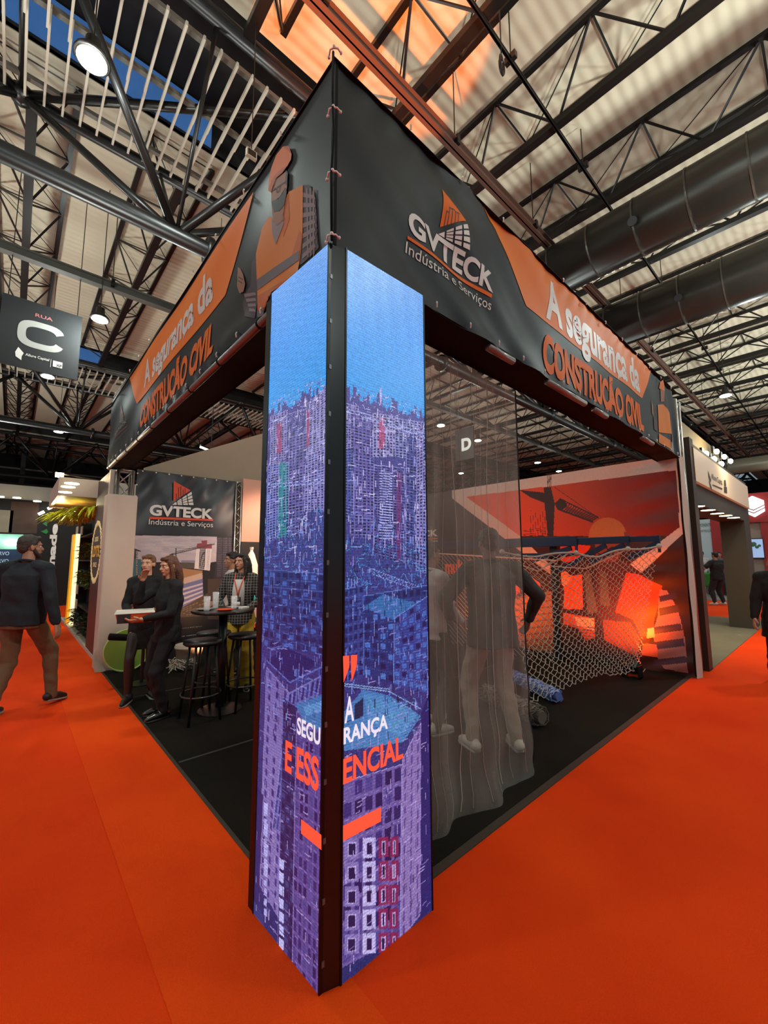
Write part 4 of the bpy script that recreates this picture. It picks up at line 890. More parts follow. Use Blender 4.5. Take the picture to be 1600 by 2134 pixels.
E_ = lambda cx, cy, rx, ry, a0=0, a1=360, n=28: [(cx+rx*math.cos(math.radians(a0+(a1-a0)*k/n)), cy+ry*math.sin(math.radians(a0+(a1-a0)*k/n))) for k in range(n+1)]
mu.poly(F(zb8(E_(860, 640, 150, 150, 180, 360)+[(1010, 670), (710, 670)])), 'a8642c'); mu.poly(F(zb8([(990, 600), (1100, 640), (1130, 665), (1000, 665)])), '6e3524')
mu.poly(F(zb8([(760, 680), (960, 680), (960, 800), (900, 880), (820, 880), (765, 800)])), '7a3a28')
for e in (E_(820, 755, 45, 30), E_(910, 755, 45, 30)):
    f = F(zb8(e))
    for i in range(len(f)-1): mu.line(f[i], f[i+1], .016, '120808')
mu.poly(F(zb8([(770, 850), (1000, 830), (1150, 950), (1230, 985), (1230, 1350), (1150, 1600), (900, 1500), (760, 1250)])), '4a1e14')
mu.poly(F(zb8([(1010, 925), (1110, 940), (1200, 990), (1290, 1030), (1290, 1090), (1230, 1290), (1230, 1440), (1130, 1430), (1060, 1300), (920, 1240)])), 'd8431c')
arm = [(1270, 1060), (1330, 1070), (1390, 1160), (1440, 1300), (1480, 1480), (1500, 1730), (1310, 1690), (1230, 1560), (1220, 1400), (1260, 1260)]
mu.poly(F(zb8(arm)), '9c6a62')
for y0, y1_ in ((1085, 1130), (1180, 1240), (1330, 1385), (1450, 1510), (1590, 1640)):
    mu.poly(F(zb8([(1225 if y0 > 1200 else 1270, y0+30), (1400+(y0-1085)*.16, y0), (1415+(y0-1085)*.16, y1_), (1225 if y0 > 1200 else 1275, y1_+30)])), '3a2438')
mu.poly(F(zb8([(1180, 1370), (1230, 1360), (1240, 1440), (1170, 1450)])), 'e0b090'); mu.poly(F(zb8([(1140, 1490), (1250, 1500), (1260, 1600), (1130, 1580)])), 'e0683c')
mu.poly(F(zb8([(670, 920), (720, 920), (780, 1240), (700, 1260)])), '5f544c'); mu.poly(F(zb8([(800, 920), (850, 930), (880, 1200), (800, 1180)])), '5a4f46')
mu.poly(F(zb8([(520, 960), (660, 940), (665, 1220), (510, 1215)])), 'e25a20'); mu.poly(F(zb8([(480, 925), (530, 915), (580, 960), (520, 1045), (475, 1000)])), 'e8996a')
mu.poly(F(zb8([(490, 1240), (590, 1260), (755, 1290), (760, 1440), (690, 1470), (620, 1370), (490, 1330)])), 'c45628'); mu.poly(F(zb8([(600, 1280), (750, 1290), (755, 1390), (620, 1350)])), 'f0b48c')
mu.poly(F(zb8([(825, 1300), (1040, 1320), (1110, 1430), (1100, 1600), (830, 1460)])), '8f3d22'); mu.poly(F(zb8([(700, 1650), (750, 1650), (740, 1760), (690, 1750)])), 'b04324')
for k in range(16): mu.line(*F(zb8([(480, 1340+k*22), (790, 1370+k*24)])), .012, '3a3430', .8)
mu.poly(F(zb8([(480, 690), (730, 715), (700, 760), (560, 850), (490, 830)])), 'c8381a'); mu.line(*F(zb8([(500, 800), (560, 790)])), .03, '3a120c')
mu.poly(F(za6([(255, 1060), (700, 985), (705, 1340), (250, 1560)])), 'a8602c')
for k in range(15): y = 1000+k*34; mu.line(*F(za6([(440 if k < 6 else 250, y+30+(0 if k < 6 else 20)), (705, y)])), .022, '5c3218', .8)
mu.poly(F(za6([(475, 930), (520, 930), (525, 990), (500, 1010), (480, 990)])), 'd8421c'); mu.poly(F(za6([(580, 905), (630, 940), (640, 980), (610, 975)])), 'd8521c'); mu.poly(F(za6([(485, 1233), (530, 1233), (530, 1245), (485, 1245)])), 'd8622c')
mu.poly(F(za6([(20, 830), (270, 820), (270, 700), (20, 705)])), '2a1c1c', .4)
mu.noise(.07)
def wm(P):
    P = np.array(P, float); y, z = P[:, 1], P[:, 2]; P[:, 0] += .012*np.sin(z*17+y*3)*np.exp(-((y-.35)/.35)**2)+.02*np.sin(z*23+y*9)*np.exp(-(z/.5)**2)*np.exp(-((y-.3)/.4)**2)+.004*np.sin(y*5+z*2); return P
mur = thing('mural_wall', 'printed cloth mural of a sunset crane and helmeted worker inside a white outline at the right end of the stand', 'mural', (MX, 3, 0))
mu.mesh('printed_cloth', (MX, my1, 0), (0, -1, 0), (0, 0, 1), MA('mural_print', .6), mur, warp=wm)
q = MB(); text_on(q, 'GVTECK', (MX-.006, my1, 0), (0, -1, 0), (0, 0, 1), (my1-6.0+.25, F([(884, 1119)])[0][1], F([(912, 1110)])[0][0], F([(912, 1103)])[0][1]), .035, clip=None); 
p0 = F([(884, 1119)])[0]; p1 = F([(912, 1103)])[0]; wK = p1[0]-p0[0]
q = MB(); text_on(q, 'GVTECK', (MX-.006, my1, 0), (0, -1, 0), (0, 0, 1), (p1[0]-wK*2.9, p0[1], p1[0], p1[1]), .035); text_on(q, 'Indústria e Serviços', (MX-.006, my1, 0), (0, -1, 0), (0, 0, 1), (p1[0]-wK*2.9, p0[1]-.14, p1[0], p0[1]-.07), 0); q.build('logo_lettering', m_txtw, mur)
q = MB(); u0 = F([(884, 1122)])[0]; q.bb((MX-.007, my1-u0[0], u0[1]-.005), (MX-.006, my1-p1[0], u0[1]-.03)); q.build('logo_underline', m_txto, mur)
q = MB(); a, b_ = F([(928, 1196)])[0], F([(1010, 1166)])[0]; text_on(q, 'multeline', (MX-.006, my1, 0), (0, -1, 0), (0, 0, 1), (a[0], a[1], b_[0], b_[1]), .04); q.build('orange_lettering', m_txto, mur)
q = MB(); q.bb((5.97, .05, 0), (6.04, 5.98, 3.0)); struct(q.build('wall_mural', M('panel_board', '4b443d', .8)))
q = MB(); grid_sheet(q, (5.86, .03, 0), (6.0, -.0, 0), (6.0, -.0, 3.0), (5.86, .03, 3.0), 6, 60); tag(q.build('edge_cloth', M('cream_cloth', 'c4b8aa', .8, vary=.06, bscale=5), smooth=True, warp=lambda v: (v[0]+.005*math.sin(v[2]*9), v[1]-.005*math.sin(v[2]*6+v[0]*20), v[2])), 'cream cloth edge wrapped around the right end of the mural', 'cloth')
# orange flood lamp housings on the floor
def par(label, c, col='ff5a10', em=14, tilt=.5):
    t = thing('led_flood', label, 'flood lamp', c); x, y, z = c; q = MB(); q.tube([(x, y, z+.09), (x+.07, y, z+.15)], [.075, .09], 16); q.build('body', M('lamp_black', '0c0c0c', .4), t)
    q = MB(); q.tube([(x+.071, y, z+.151), (x+.073, y, z+.153)], [.08, .078], 16); q.build('lens', M('lens_'+col, col, .3, emit=em), t)
    q = MB(); q.bb((x-.08, y-.1, z), (x+.08, y-.085, z+.16)); q.bb((x-.08, y+.085, z), (x+.08, y+.1, z+.16)); q.bb((x-.08, y-.1, z), (x+.08, y+.1, z+.012)); q.build('yoke', M('lamp_black', ''), t)
par('orange flood lamp standing on the floor below the plaid sleeve of the mural', (5.3, .62, .01)); par('orange flood lamp on the floor behind the blue net bundle', (4.85, 2.9, .01))
# ------------------------------------------------------------------ back wall of the stand
BY_ = 5.88; bx0, bx1 = .42, 1.99
bk = thing('back_banner', 'back wall banner with logo above a construction site photo', 'banner', (1.2, BY_, 0))
zq = lambda L: [(220+x/4.706, 1100+y/4.706) for x, y in L]
pi = Pic(bx1-bx0, 1.98, 300, 380, '0e1016')
B = lambda L: [((lambda p: (p[0]-bx0, p[2]))(U(x, y, 1, BY_))) for x, y in zq(L)]
pi.poly(B([(150, 72), (1092, 85), (1085, 330), (1000, 345), (150, 330)]), 'aaa3ac')
for k in range(60):
    x, y = 180+rng.random()*850, 90+rng.random()*180; pi.poly(B(E_(x, y, 40+rng.random()*90, 6+rng.random()*14)), ['bcb3b6', '9a96a6', 'c4b6b2', '8f8d9f'][rng.integers(4)], .35)
pi.poly(B([(740, 325), (880, 320), (880, 380), (900, 400), (740, 395)]), '4a4640'); pi.poly(B([(740, 318), (1010, 322), (1010, 345), (740, 340)]), '77778a')
pi.poly(B([(740, 395), (950, 420), (930, 520), (740, 560)]), '94704e'); pi.poly(B([(740, 560), (950, 480), (960, 700), (720, 820)]), '5c6490')
for k in range(5): pi.poly(B([(735, 600+k*48), (950, 540+k*38), (952, 556+k*38), (735, 622+k*48)]), 'a9a4b0' if k < 4 else 'cfc3b6')
pi.poly(B([(740, 500), (950, 440), (950, 500), (740, 560)]), 'b8a9a0', .7)
pi.poly(B([(720, 800), (1000, 640), (1010, 860), (720, 880)]), '42392f'); pi.grid(B([(720, 870), (1000, 850), (1000, 680), (720, 800)]), 9, 5, '6d5a48', .7, .5, .3)
pi.poly(B([(180, 500), (195, 215), (235, 190), (300, 215), (300, 510)]), '34363e'); pi.grid(B([(165, 500), (190, 500), (200, 280), (170, 280)]), 1, 18, 'a8a29a', .9, .5)
pi.poly(B([(258, 300), (352, 310), (350, 510), (255, 515)]), '2c6472'); pi.poly(B([(300, 305), (312, 305), (312, 510), (300, 510)]), 'b89474'); pi.poly(B([(205, 190), (240, 185), (345, 225), (345, 235), (240, 215), (205, 210)]), '23242a'); pi.grid(B([(296, 510), (316, 510), (318, 230), (300, 230)]), 1, 16, '1c1c20', .9, .4)
pi.poly(B([(235, 500), (260, 500), (265, 215), (235, 215)]), '14161c')
pi.poly(B([(870, 400), (895, 160), (925, 150), (1045, 160), (1020, 420)]), 'c9c5c8'); pi.poly(B([(892, 205), (895, 155), (940, 150), (940, 125), (995, 122), (995, 160), (1045, 155), (1040, 205)]), '7c3440'); pi.poly(B([(912, 400), (925, 200), (978, 200), (968, 410)]), '2a2c34'); pi.grid(B([(912, 400), (968, 410), (978, 200), (925, 200)]), 1, 22, 'c4c0c4', .8, .25); pi.grid(B([(985, 410), (1010, 412), (1025, 210), (995, 210)]), 2, 18, '8a8a9c', .7, .5)
pi.line(*B([(628, 268), (1070, 160)]), .014, '3c3538'); pi.line(*B([(690, 235), (905, 185)]), .008, '3c3538'); pi.line(*B([(690, 198), (690, 310)]), .016, '3a3438'); pi.line(*B([(690, 198), (900, 200)]), .004, '3c3538'); pi.poly(B([(625, 262), (660, 250), (665, 275), (630, 278)]), '2c2628')
for k in range(24): s = k/24; pi.line(*B([(640+430*s, 265-105*s), (655+430*s, 250-108*s)]), .006, '3c3538')
pi.poly(B([(150, 510), (360, 520), (360, 900), (150, 900)]), '4a2e20')
for k in range(70): x, y = 150+rng.random()*220, 520+rng.random()*380; pi.line(*B([(x, y), (x+60*rng.random(), y-40+80*rng.random())]), .02, ['8a5430', 'b0602c', '3a2018', 'a08060', 'd06a2c'][rng.integers(5)], .8)
pi.poly(B([(1092, 85), (1280, 85), (1280, 500), (1060, 500), (1085, 330)]), '23222c'); pi.grid(B([(1085, 480), (1250, 480), (1255, 95), (1092, 95)]), 3, 22, '514c58', .8, .4); pi.line(*B([(1270, 100), (1230, 500)]), .01, '8f8c94')
pi.poly(B([(1000, 500), (1280, 500), (1280, 900), (1000, 900)]), '3a2f2a'); pi.poly(B([(150, 885), (1290, 900), (1290, 1500), (150, 1500)]), '0d0d10')
pi.noise(.08)
def wb(P):
    P = np.array(P, float); x, z = P[:, 0], P[:, 2]; P[:, 1] += .012*np.sin(x*9+z*4)*np.clip((z-1.9), 0, 1)+.008*np.sin(x*16-z*11)*np.clip(z-1.9, 0, 1)+.004*np.sin(x*7); return P
pi.mesh('site_photo', (bx0, BY_, 0), (1, 0, 0), (0, 0, 1), MA('site_photo_print', .55), bk, warp=wb)
q = MB(); grid_sheet(q, (bx0-.02, BY_-.004, 1.975), (bx1+.01, BY_-.004, 1.975), (bx1+.01, BY_-.004, 2.97), (bx0-.02, BY_-.004, 2.97), 60, 40); q.build('logo_banner', M('banner_navy', '10131c', .4, coat=.2), bk, smooth=True, warp=lambda v: wb(np.array([v]))[0])
zl = lambda L: [(180+x/4.2105, 940+y/4.2105) for x, y in L]
OB = lambda x, y: U(*zl([(x, y)])[0], 1, BY_-.03)
def bart(nm, mtt, polys, texts=(), dy=0.):
    q = MB()
    for p in polys: q.poly([OB(x, y)-np.array((0, dy, 0)) for x, y in p])
    for s, a, b_, bold in texts:
        a, b_ = OB(*a), OB(*b_); text_on(q, s, (a[0], a[1], a[2]), (1, 0, 0), (0, 0, 1), (0, 0, b_[0]-a[0], b_[2]-a[2]), bold, cap=True)
    q.build(nm, mtt, bk)
m_red = M('logo_red', 'c8401c', .5)
bart('logo_triangle', m_red, [[(765, 262), (915, 345), (763, 440)]])
bart('logo_skyline', m_line, [[(x, y0), (x+6, y0-3), (x+6, y1_), (x, y1_+4)] for x, y0, y1_ in ((785, 375, 425), (805, 320, 410), (825, 310, 395), (845, 340, 385), (862, 330, 372))], dy=.003)
g0, g1, g2 = np.array((748, 472.)), np.array((925, 350.)), np.array((945, 478.)); cells = []
for i in range(4):
    for j in range(4):
        s0, s1, t0, t1 = i/4+.02, (i+1)/4-.02, j/4+.03, (j+1)/4-.03; G = lambda s, t_: g0*(1-s)+(g1*(1-t_)+g2*t_)*s
        if i == 0:
            if j == 0: cells.append([G(.02, .5), G(s1, .06), G(s1, .94)])
            continue
        cells.append([G(s0, t0), G(s1, t0), G(s1, t1), G(s0, t1)])
bart('logo_grid', m_txtw, cells); bart('logo_lettering', m_txtw, [], [('GVTECK', (552, 564), (1112, 510), .04)]); bart('logo_underline', m_red, [[(552, 576), (1112, 597), (1112, 614), (552, 596)]])
bart('logo_subtitle', m_txtw, [], [('Indústria e Serviços', (547, 642), (1112, 626), 0.)])
q = MB()
for k, (s, y, x1_) in enumerate((('REDES DE PROTEÇÃO', 1000, 945), ('E PROJETOS SOB MEDIDA', 1078, 930), ('INSTALAÇÃO', 1165, 760))):
    a, b_ = U(220+480/4.706, 1100+(y+10)/4.706, 1, BY_-.02), U(220+x1_/4.706, 1100+(y-30)/4.706, 1, BY_-.02); text_on(q, s, (a[0], a[1], a[2]), (1, 0, 0), (0, 0, 1), (0, 0, b_[0]-a[0], b_[2]-a[2]), .01)
q.build('lower_lettering', m_pgrey, bk)
q = MB(); 
for k in range(9): q.sph((bx0+.05+k*.19, BY_-.03, 2.965), .012, 6, 5)
for k in range(5): q.sph((bx0-.02, BY_-.03, 2.2+k*.18), .012, 6, 5)
q.build('ties', m_wc, bk)
m_cream = _mats['cream_cloth']
q = MB(); q.bb((.03, 5.80, 0.008), (.42, 6.12, 2.56)); o = q.build('post_cloth', m_cream, bevel=.02); tag(o, 'cream cloth wrapped around the far left corner post of the stand', 'cloth')
q = MB(); grid_sheet(q, (.42, 5.79, .01), (.02, 5.79, .01), (.02, 5.79, .35), (.42, 5.79, .4), 20, 14); tag(q.build('cloth_folds', m_cream, smooth=True, warp=lambda v: (v[0]-.03*math.sin(v[2]*8), v[1]-.05*(1-v[2]/.5)*abs(math.sin(v[0]*17+v[2]*9)), v[2])), 'gathered cream cloth at the foot of the far left corner post', 'cloth')
q = MB(); q.bb((bx0, 5.93, 0), (6, 5.98, 3.0)); struct(q.build('wall_back', _mats['panel_board']))
q = MB(); q.slab([U(300, 975, 1, 6.12), U(300, 985, 1, 6.12)*np.array((1, 1, 0))+np.array((0, 0, .01)), (4.2, 6.12, .01), (4.2, 6.12, 4.75), U(548, 903, 1, 6.12)], (0, .03, 0)); tag(q.build('slanted_cloth', M('taupe_cloth', '9b8c79', .85, vary=.05, bscale=2)), 'taupe cloth wall with slanted top edge behind the back banner', 'cloth wall')
truss('corner_truss_post', 'black-clad lattice post between the back banner and the salmon panel', (2.02, 5.9, 0), (2.02, 5.9, 2.98), .1, .012)
sp = thing('salmon_panel', 'salmon pink display wall at the right of the back banner', 'wall panel', (2.6, 5.9, 0))
q = MB(); q.bb((2.10, 5.86, 1.9), (3.6, 5.92, 3.06)); q.build('upper_panel', M('salmon_paint', 'cf9c86', .6), sp)
q = MB(); q.bb((2.10, 5.86, 0), (3.6, 5.92, 1.9)); q.build('lower_panel', M('dark_panel', '1a1613', .6), sp)
def bottle(label, c, h, r):
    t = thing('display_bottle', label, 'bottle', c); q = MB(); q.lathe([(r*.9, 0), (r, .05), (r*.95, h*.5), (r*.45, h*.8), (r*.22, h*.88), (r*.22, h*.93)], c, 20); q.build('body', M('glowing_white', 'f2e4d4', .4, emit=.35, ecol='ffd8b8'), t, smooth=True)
    q = MB(); q.lathe([(r*.28, h*.93), (r*.28, h)], c, 14); q.build('cap', M('cap_cream', 'e0d2c0', .5), t)
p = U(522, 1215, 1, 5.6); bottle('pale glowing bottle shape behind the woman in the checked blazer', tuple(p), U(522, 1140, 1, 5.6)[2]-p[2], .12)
q = MB(); cc = U(545, 1265, 1, 5.5)
for k, (r0, r1, col) in enumerate(((.30, .36, 'e8502c'), (.24, .30, 'f2efe6'), (.19, .24, '3ab8a4'), (0, .19, 'f0a890'))): pass
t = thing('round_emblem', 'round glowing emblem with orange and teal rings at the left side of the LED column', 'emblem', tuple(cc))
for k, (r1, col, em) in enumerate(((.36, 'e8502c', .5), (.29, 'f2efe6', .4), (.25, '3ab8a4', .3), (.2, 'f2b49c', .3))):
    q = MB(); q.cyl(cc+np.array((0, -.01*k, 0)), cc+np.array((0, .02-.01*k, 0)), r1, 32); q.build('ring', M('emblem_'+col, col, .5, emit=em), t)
q = MB(); q.bb((2.25, 5.35, 0), (3.3, 5.8, U(522, 1215, 1, 5.6)[2])); o = q.build('display_plinth', M('plinth_dark', '231a15', .6), bevel=.01); tag(o, 'dark plinth under the glowing bottle shape', 'plinth')
# ------------------------------------------------------------------ bar table and stools
m_bk = M('furniture_black', '0b0a0a', .45, coat=.1); m_top = M('table_dark_wood', '2a1e1a', .3)
TZ = 1.05; tcn = U(466, 1269, 2, TZ); tcn = np.array((tcn[0], tcn[1], 0))
t = thing('bar_table', 'round dark bar table with a single black column', 'table', tcn)
q = MB(); q.lathe([(.31, TZ-.03), (.325, TZ-.015), (.32, TZ)], (tcn[0], tcn[1], 0), 40); q.build('tabletop', m_top, t)
q = MB(); q.cyl(tcn+Zv*.03, tcn+Zv*(TZ-.03), .045, 16); q.build('column', m_bk, t, smooth=True)
q = MB(); q.lathe([(.22, .008), (.22, .02), (.06, .045)], (tcn[0], tcn[1], 0), 32); q.build('base', m_bk, t)
def stool(label, c, back=False, rz=0.):
    t = thing('bar_stool', label, 'stool', c, 'black bar stools'); x, y, _ = c; h = .76
    q = MB(); q.lathe([(.165, h-.03), (.185, h-.015), (.18, h+.012), (.05, h+.018)], (x, y, 0), 32); q.build('seat', m_bk, t, smooth=True)
    for k in range(4):
        a = rz+PI/4+k*PI/2; q = MB(); q.tube([(x+.13*math.cos(a), y+.13*math.sin(a), h-.02), (x+.21*math.cos(a), y+.21*math.sin(a), .009)], .013, 8); q.build('leg', m_bk, t, smooth=True)
    q = MB(); q.tube([(x+.185*math.cos(a), y+.185*math.sin(a), .26) for a in np.linspace(0, 2*PI, 32, endpoint=False)], .009, 6, closed=True); q.build('footrest_ring', M('ring_metal', '55534f', .3, metal=.8), t, smooth=True)
    if back:
        q = MB(); pts = [(x+.17*math.cos(a+rz), y+.17*math.sin(a+rz), 0) for a in (-.6, -.2, .2, .6)]; q.tube([(pts[0][0], pts[0][1], h), (pts[0][0], pts[0][1], h+.3), (pts[1][0], pts[1][1], h+.34), (pts[2][0], pts[2][1], h+.34), (pts[3][0], pts[3][1], h+.3), (pts[3][0], pts[3][1], h)], .011, 8); q.build('back_rail', m_bk, t)
for px, py, lb in ((423, 1334, 'black bar stool nearest to the woman holding the box'), (446, 1317, 'black bar stool half hidden behind the table column'), (512, 1321, 'black bar stool at the right of the table by the LED column')):
    p = U(px, py, 2, .77); stool(lb, (p[0], p[1], .0))
def onT(dx, dy): return (tcn[0]+dx, tcn[1]+dy, TZ)
def dish(label, c, r, mtt, h=.015):
    t = MB(); t.lathe([(r*.6, 0), (r, h), (r*.96, h), (r*.55, .004)], c, 24); tag(t.build('plate', mtt, smooth=True), label, 'plate')
dish('small grey plate at the left of the bar table', onT(-.18, .05), .09, M('plate_grey', '8a857c', .4)); dish('orange paper dish in the middle of the bar table', onT(-.04, -.14), .09, M('dish_orange', 'd8481c', .5)); dish('pale plate at the right of the bar table', onT(.12, .02), .08, M('plate_grey', ''))
def glass(label, c, h=.16):
    t = MB(); t.lathe([(.028, 0), (.03, .01), (.034, h), (.031, h), (.026, .012)], c, 18); g = M('clear_glass', 'ffffff', .02, alpha=.25); tag(t.build('drinking_glass', g, smooth=True), label, 'glass')
glass('tall clear glass at the left of the bar table', onT(-.2, -.06), .15); glass('clear glass in the middle of the bar table', onT(-.06, .08), .18); glass('clear glass at the right of the bar table', onT(.08, -.08), .14)
q = MB(); q.box(np.array(onT(.18, -.1))+Zv*.01, (.1, .06, .018), .4); tag(q.build('napkin_pack', m_white), 'white folded napkin at the right edge of the bar table', 'napkin')
# green disc, white spools, black bar
cg = U(262, 1371, 1, 5.55); t = thing('round_disc', 'lime green round disc leaning by the foot of the corner post', 'disc', (cg[0], cg[1], .0)); rg_ = .29; q = MB(); q.cyl((cg[0]+.02, cg[1], rg_+.01), (cg[0]+.02, cg[1]+.04, rg_+.012), rg_, 36); q.build('face', M('lime_green', '8bb04a', .5), t); q = MB(); q.tube([(cg[0]+.02+rg_*math.cos(a), cg[1]+.01, rg_+.01+rg_*.995*math.sin(a)) for a in np.linspace(0, 2*PI, 40, endpoint=False)], .012, 6, closed=True); q.build('rim', M('lime_light', 'b9d080', .5), t)
cs = U(393, 1382, 1, 5.2); cs[2] = .01
t = thing('white_bucket', 'white plastic bucket at the foot of the back banner', 'bucket', tuple(cs)); q = MB(); q.lathe([(.15, 0), (.19, .28), (.2, .28), (.2, .31), (.18, .31)], tuple(cs), 28); q.build('body', M('bucket_white', 'c6bba6', .5), t, smooth=True); q = MB(); q.lathe([(.19, .31), (.19, .33), (.12, .335)], tuple(cs), 28); q.build('lid', M('bucket_lid', 'd2c8b4', .5), t)
q = MB(); rg2 = np.random.default_rng(4)
for _ in range(70):
    c = np.array((cs[0]-.22+.1*rg2.random()*2, cs[1]-.25+.3*rg2.random(), .02+.12*rg2.random())); a = rg2.random()*6.28; q.tube([c, c+np.array((.07*math.cos(a), .07*math.sin(a), .03)), c+np.array((.12*math.cos(a+1), .1*math.sin(a+1), -.01))], .007, 4)
tag(q.build('rope_heap', m_rope), 'small heap of white rope beside the white bucket', 'rope')
a_, b2 = U(226, 1327, 1, 4.75), U(300, 1330, 1, 4.75); t = thing('padded_rail', 'black padded rail sticking out in front of the cream post', 'rail', ((a_+b2)/2*np.array((1, 1, 0)))); q = MB(); q.tube([a_, a_+(b2-a_)*.02, b2], [.03, .042, .042], 14); q.build('pad', m_blackfab, t, smooth=True); q = MB(); q.cyl(b2*np.array((1, 1, 0))+Zv*.009, b2, .02, 10); q.lathe([(.15, .009), (.15, .02), (.02, .03)], (b2[0], b2[1], 0), 20); q.build('stand', m_bk, t)
# ------------------------------------------------------------------ people
V = Vector
def ik(a, b, l1, l2, hint):
    a, b, hint = V(a), V(b), V(hint); d = b-a; L = min(d.length, (l1+l2)*.995); n = d.normalized(); x = (l1*l1-l2*l2+L*L)/(2*L); h = math.sqrt(max(0, l1*l1-x*x))
    p = (hint-n*hint.dot(n)).normalized(); return a+n*x+p*h, a+n*L
def cone(mb, a, b, r0, r1, seg=12):
    """capsule with two radii"""
    a, b = V(a), V(b); t = (b-a).normalized() if (b-a).length > 1e-6 else V((0, 0, 1)); pts = []; rr = []
    for k in (-1., -.87, -.5): pts.append(a+t*r0*k); rr.append(r0*math.sqrt(max(.02, 1-k*k)))
    pts.append(a); rr.append(r0); pts.append(b); rr.append(r1)
    for k in (.5, .87, 1.): pts.append(b+t*r1*k); rr.append(r1*math.sqrt(max(.02, 1-k*k)))
    mb.tube(pts, rr, seg)
def loft(mb, rings, seg=20):
    """rings: (x,y,z,rx,ry)"""
    vs = []; fs = []
    for x, y, z, rx, ry in rings:
        for k in range(seg):
            a = 2*PI*k/seg; c, s = math.cos(a), math.sin(a); f = (abs(c)**2.6+abs(s)**2.6)**(-1/2.6); vs.append((x+rx*c*f, y+ry*s*f, z))
    n = len(rings)
    for i in range(n-1):
        for k in range(seg): fs.append((i*seg+k, i*seg+(k+1) % seg, (i+1)*seg+(k+1) % seg, (i+1)*seg+k))
    fs += [tuple(range(seg))[::-1], tuple((n-1)*seg+k for k in range(seg))]; mb.add(vs, fs)
def fused(mb, name, mat, parent, vox, smooth=3, noise=0., nsc=8.):
    """one continuous skin around the overlapping volumes"""
    me = bpy.data.meshes.new(name); me.from_pydata([tuple(v) for v in mb.v], [], mb.f)
    bm = bmesh.new(); bm.from_mesh(me); bmesh.ops.recalc_face_normals(bm, faces=bm.faces[:]); bm.to_mesh(me); bm.free()
    o = bpy.data.objects.new(name, me); C.objects.link(o)
    md = o.modifiers.new('r', 'REMESH'); md.mode = 'VOXEL'; md.voxel_size = vox; md.use_smooth_shade = True
    ms = o.modifiers.new('s', 'SMOOTH'); ms.factor = .5; ms.iterations = smooth
    bpy.context.view_layer.update(); dg = bpy.context.evaluated_depsgraph_get(); m2 = bpy.data.meshes.new_from_object(o.evaluated_get(dg)); bpy.data.objects.remove(o); bpy.data.meshes.remove(me)
    n = len(m2.vertices); co = np.empty(n*3, np.float32); m2.vertices.foreach_get('co', co); co = co.reshape(-1, 3)
    if noise:
        nr = np.empty(n*3, np.float32); m2.vertices.foreach_get('normal', nr); nr = nr.reshape(-1, 3); x, y, z = co.T*nsc
        f = np.sin(x*1.3+2.1*np.sin(z*.9+y))*np.sin(z*1.7+1.3*np.sin(x*1.1))+.6*np.sin(z*3.1+x*1.9+y*2.3)*np.sin(y*2.7-z)
        co = co+nr*(f*noise)[:, None]; m2.vertices.foreach_set('co', co.ravel())
    m2.name = name; m2.materials.clear(); m2.materials.append(mat); m2.polygons.foreach_set('use_smooth', [True]*len(m2.polygons)); m2.update()
    ob = bpy.data.objects.new(name, m2); C.objects.link(ob); ob.parent = parent; return ob
def tint(col, name=None, **k): return M(name or ('cloth_'+col), col, k.pop('rough', .85), bump=.15, bscale=60, vary=.1, **k)
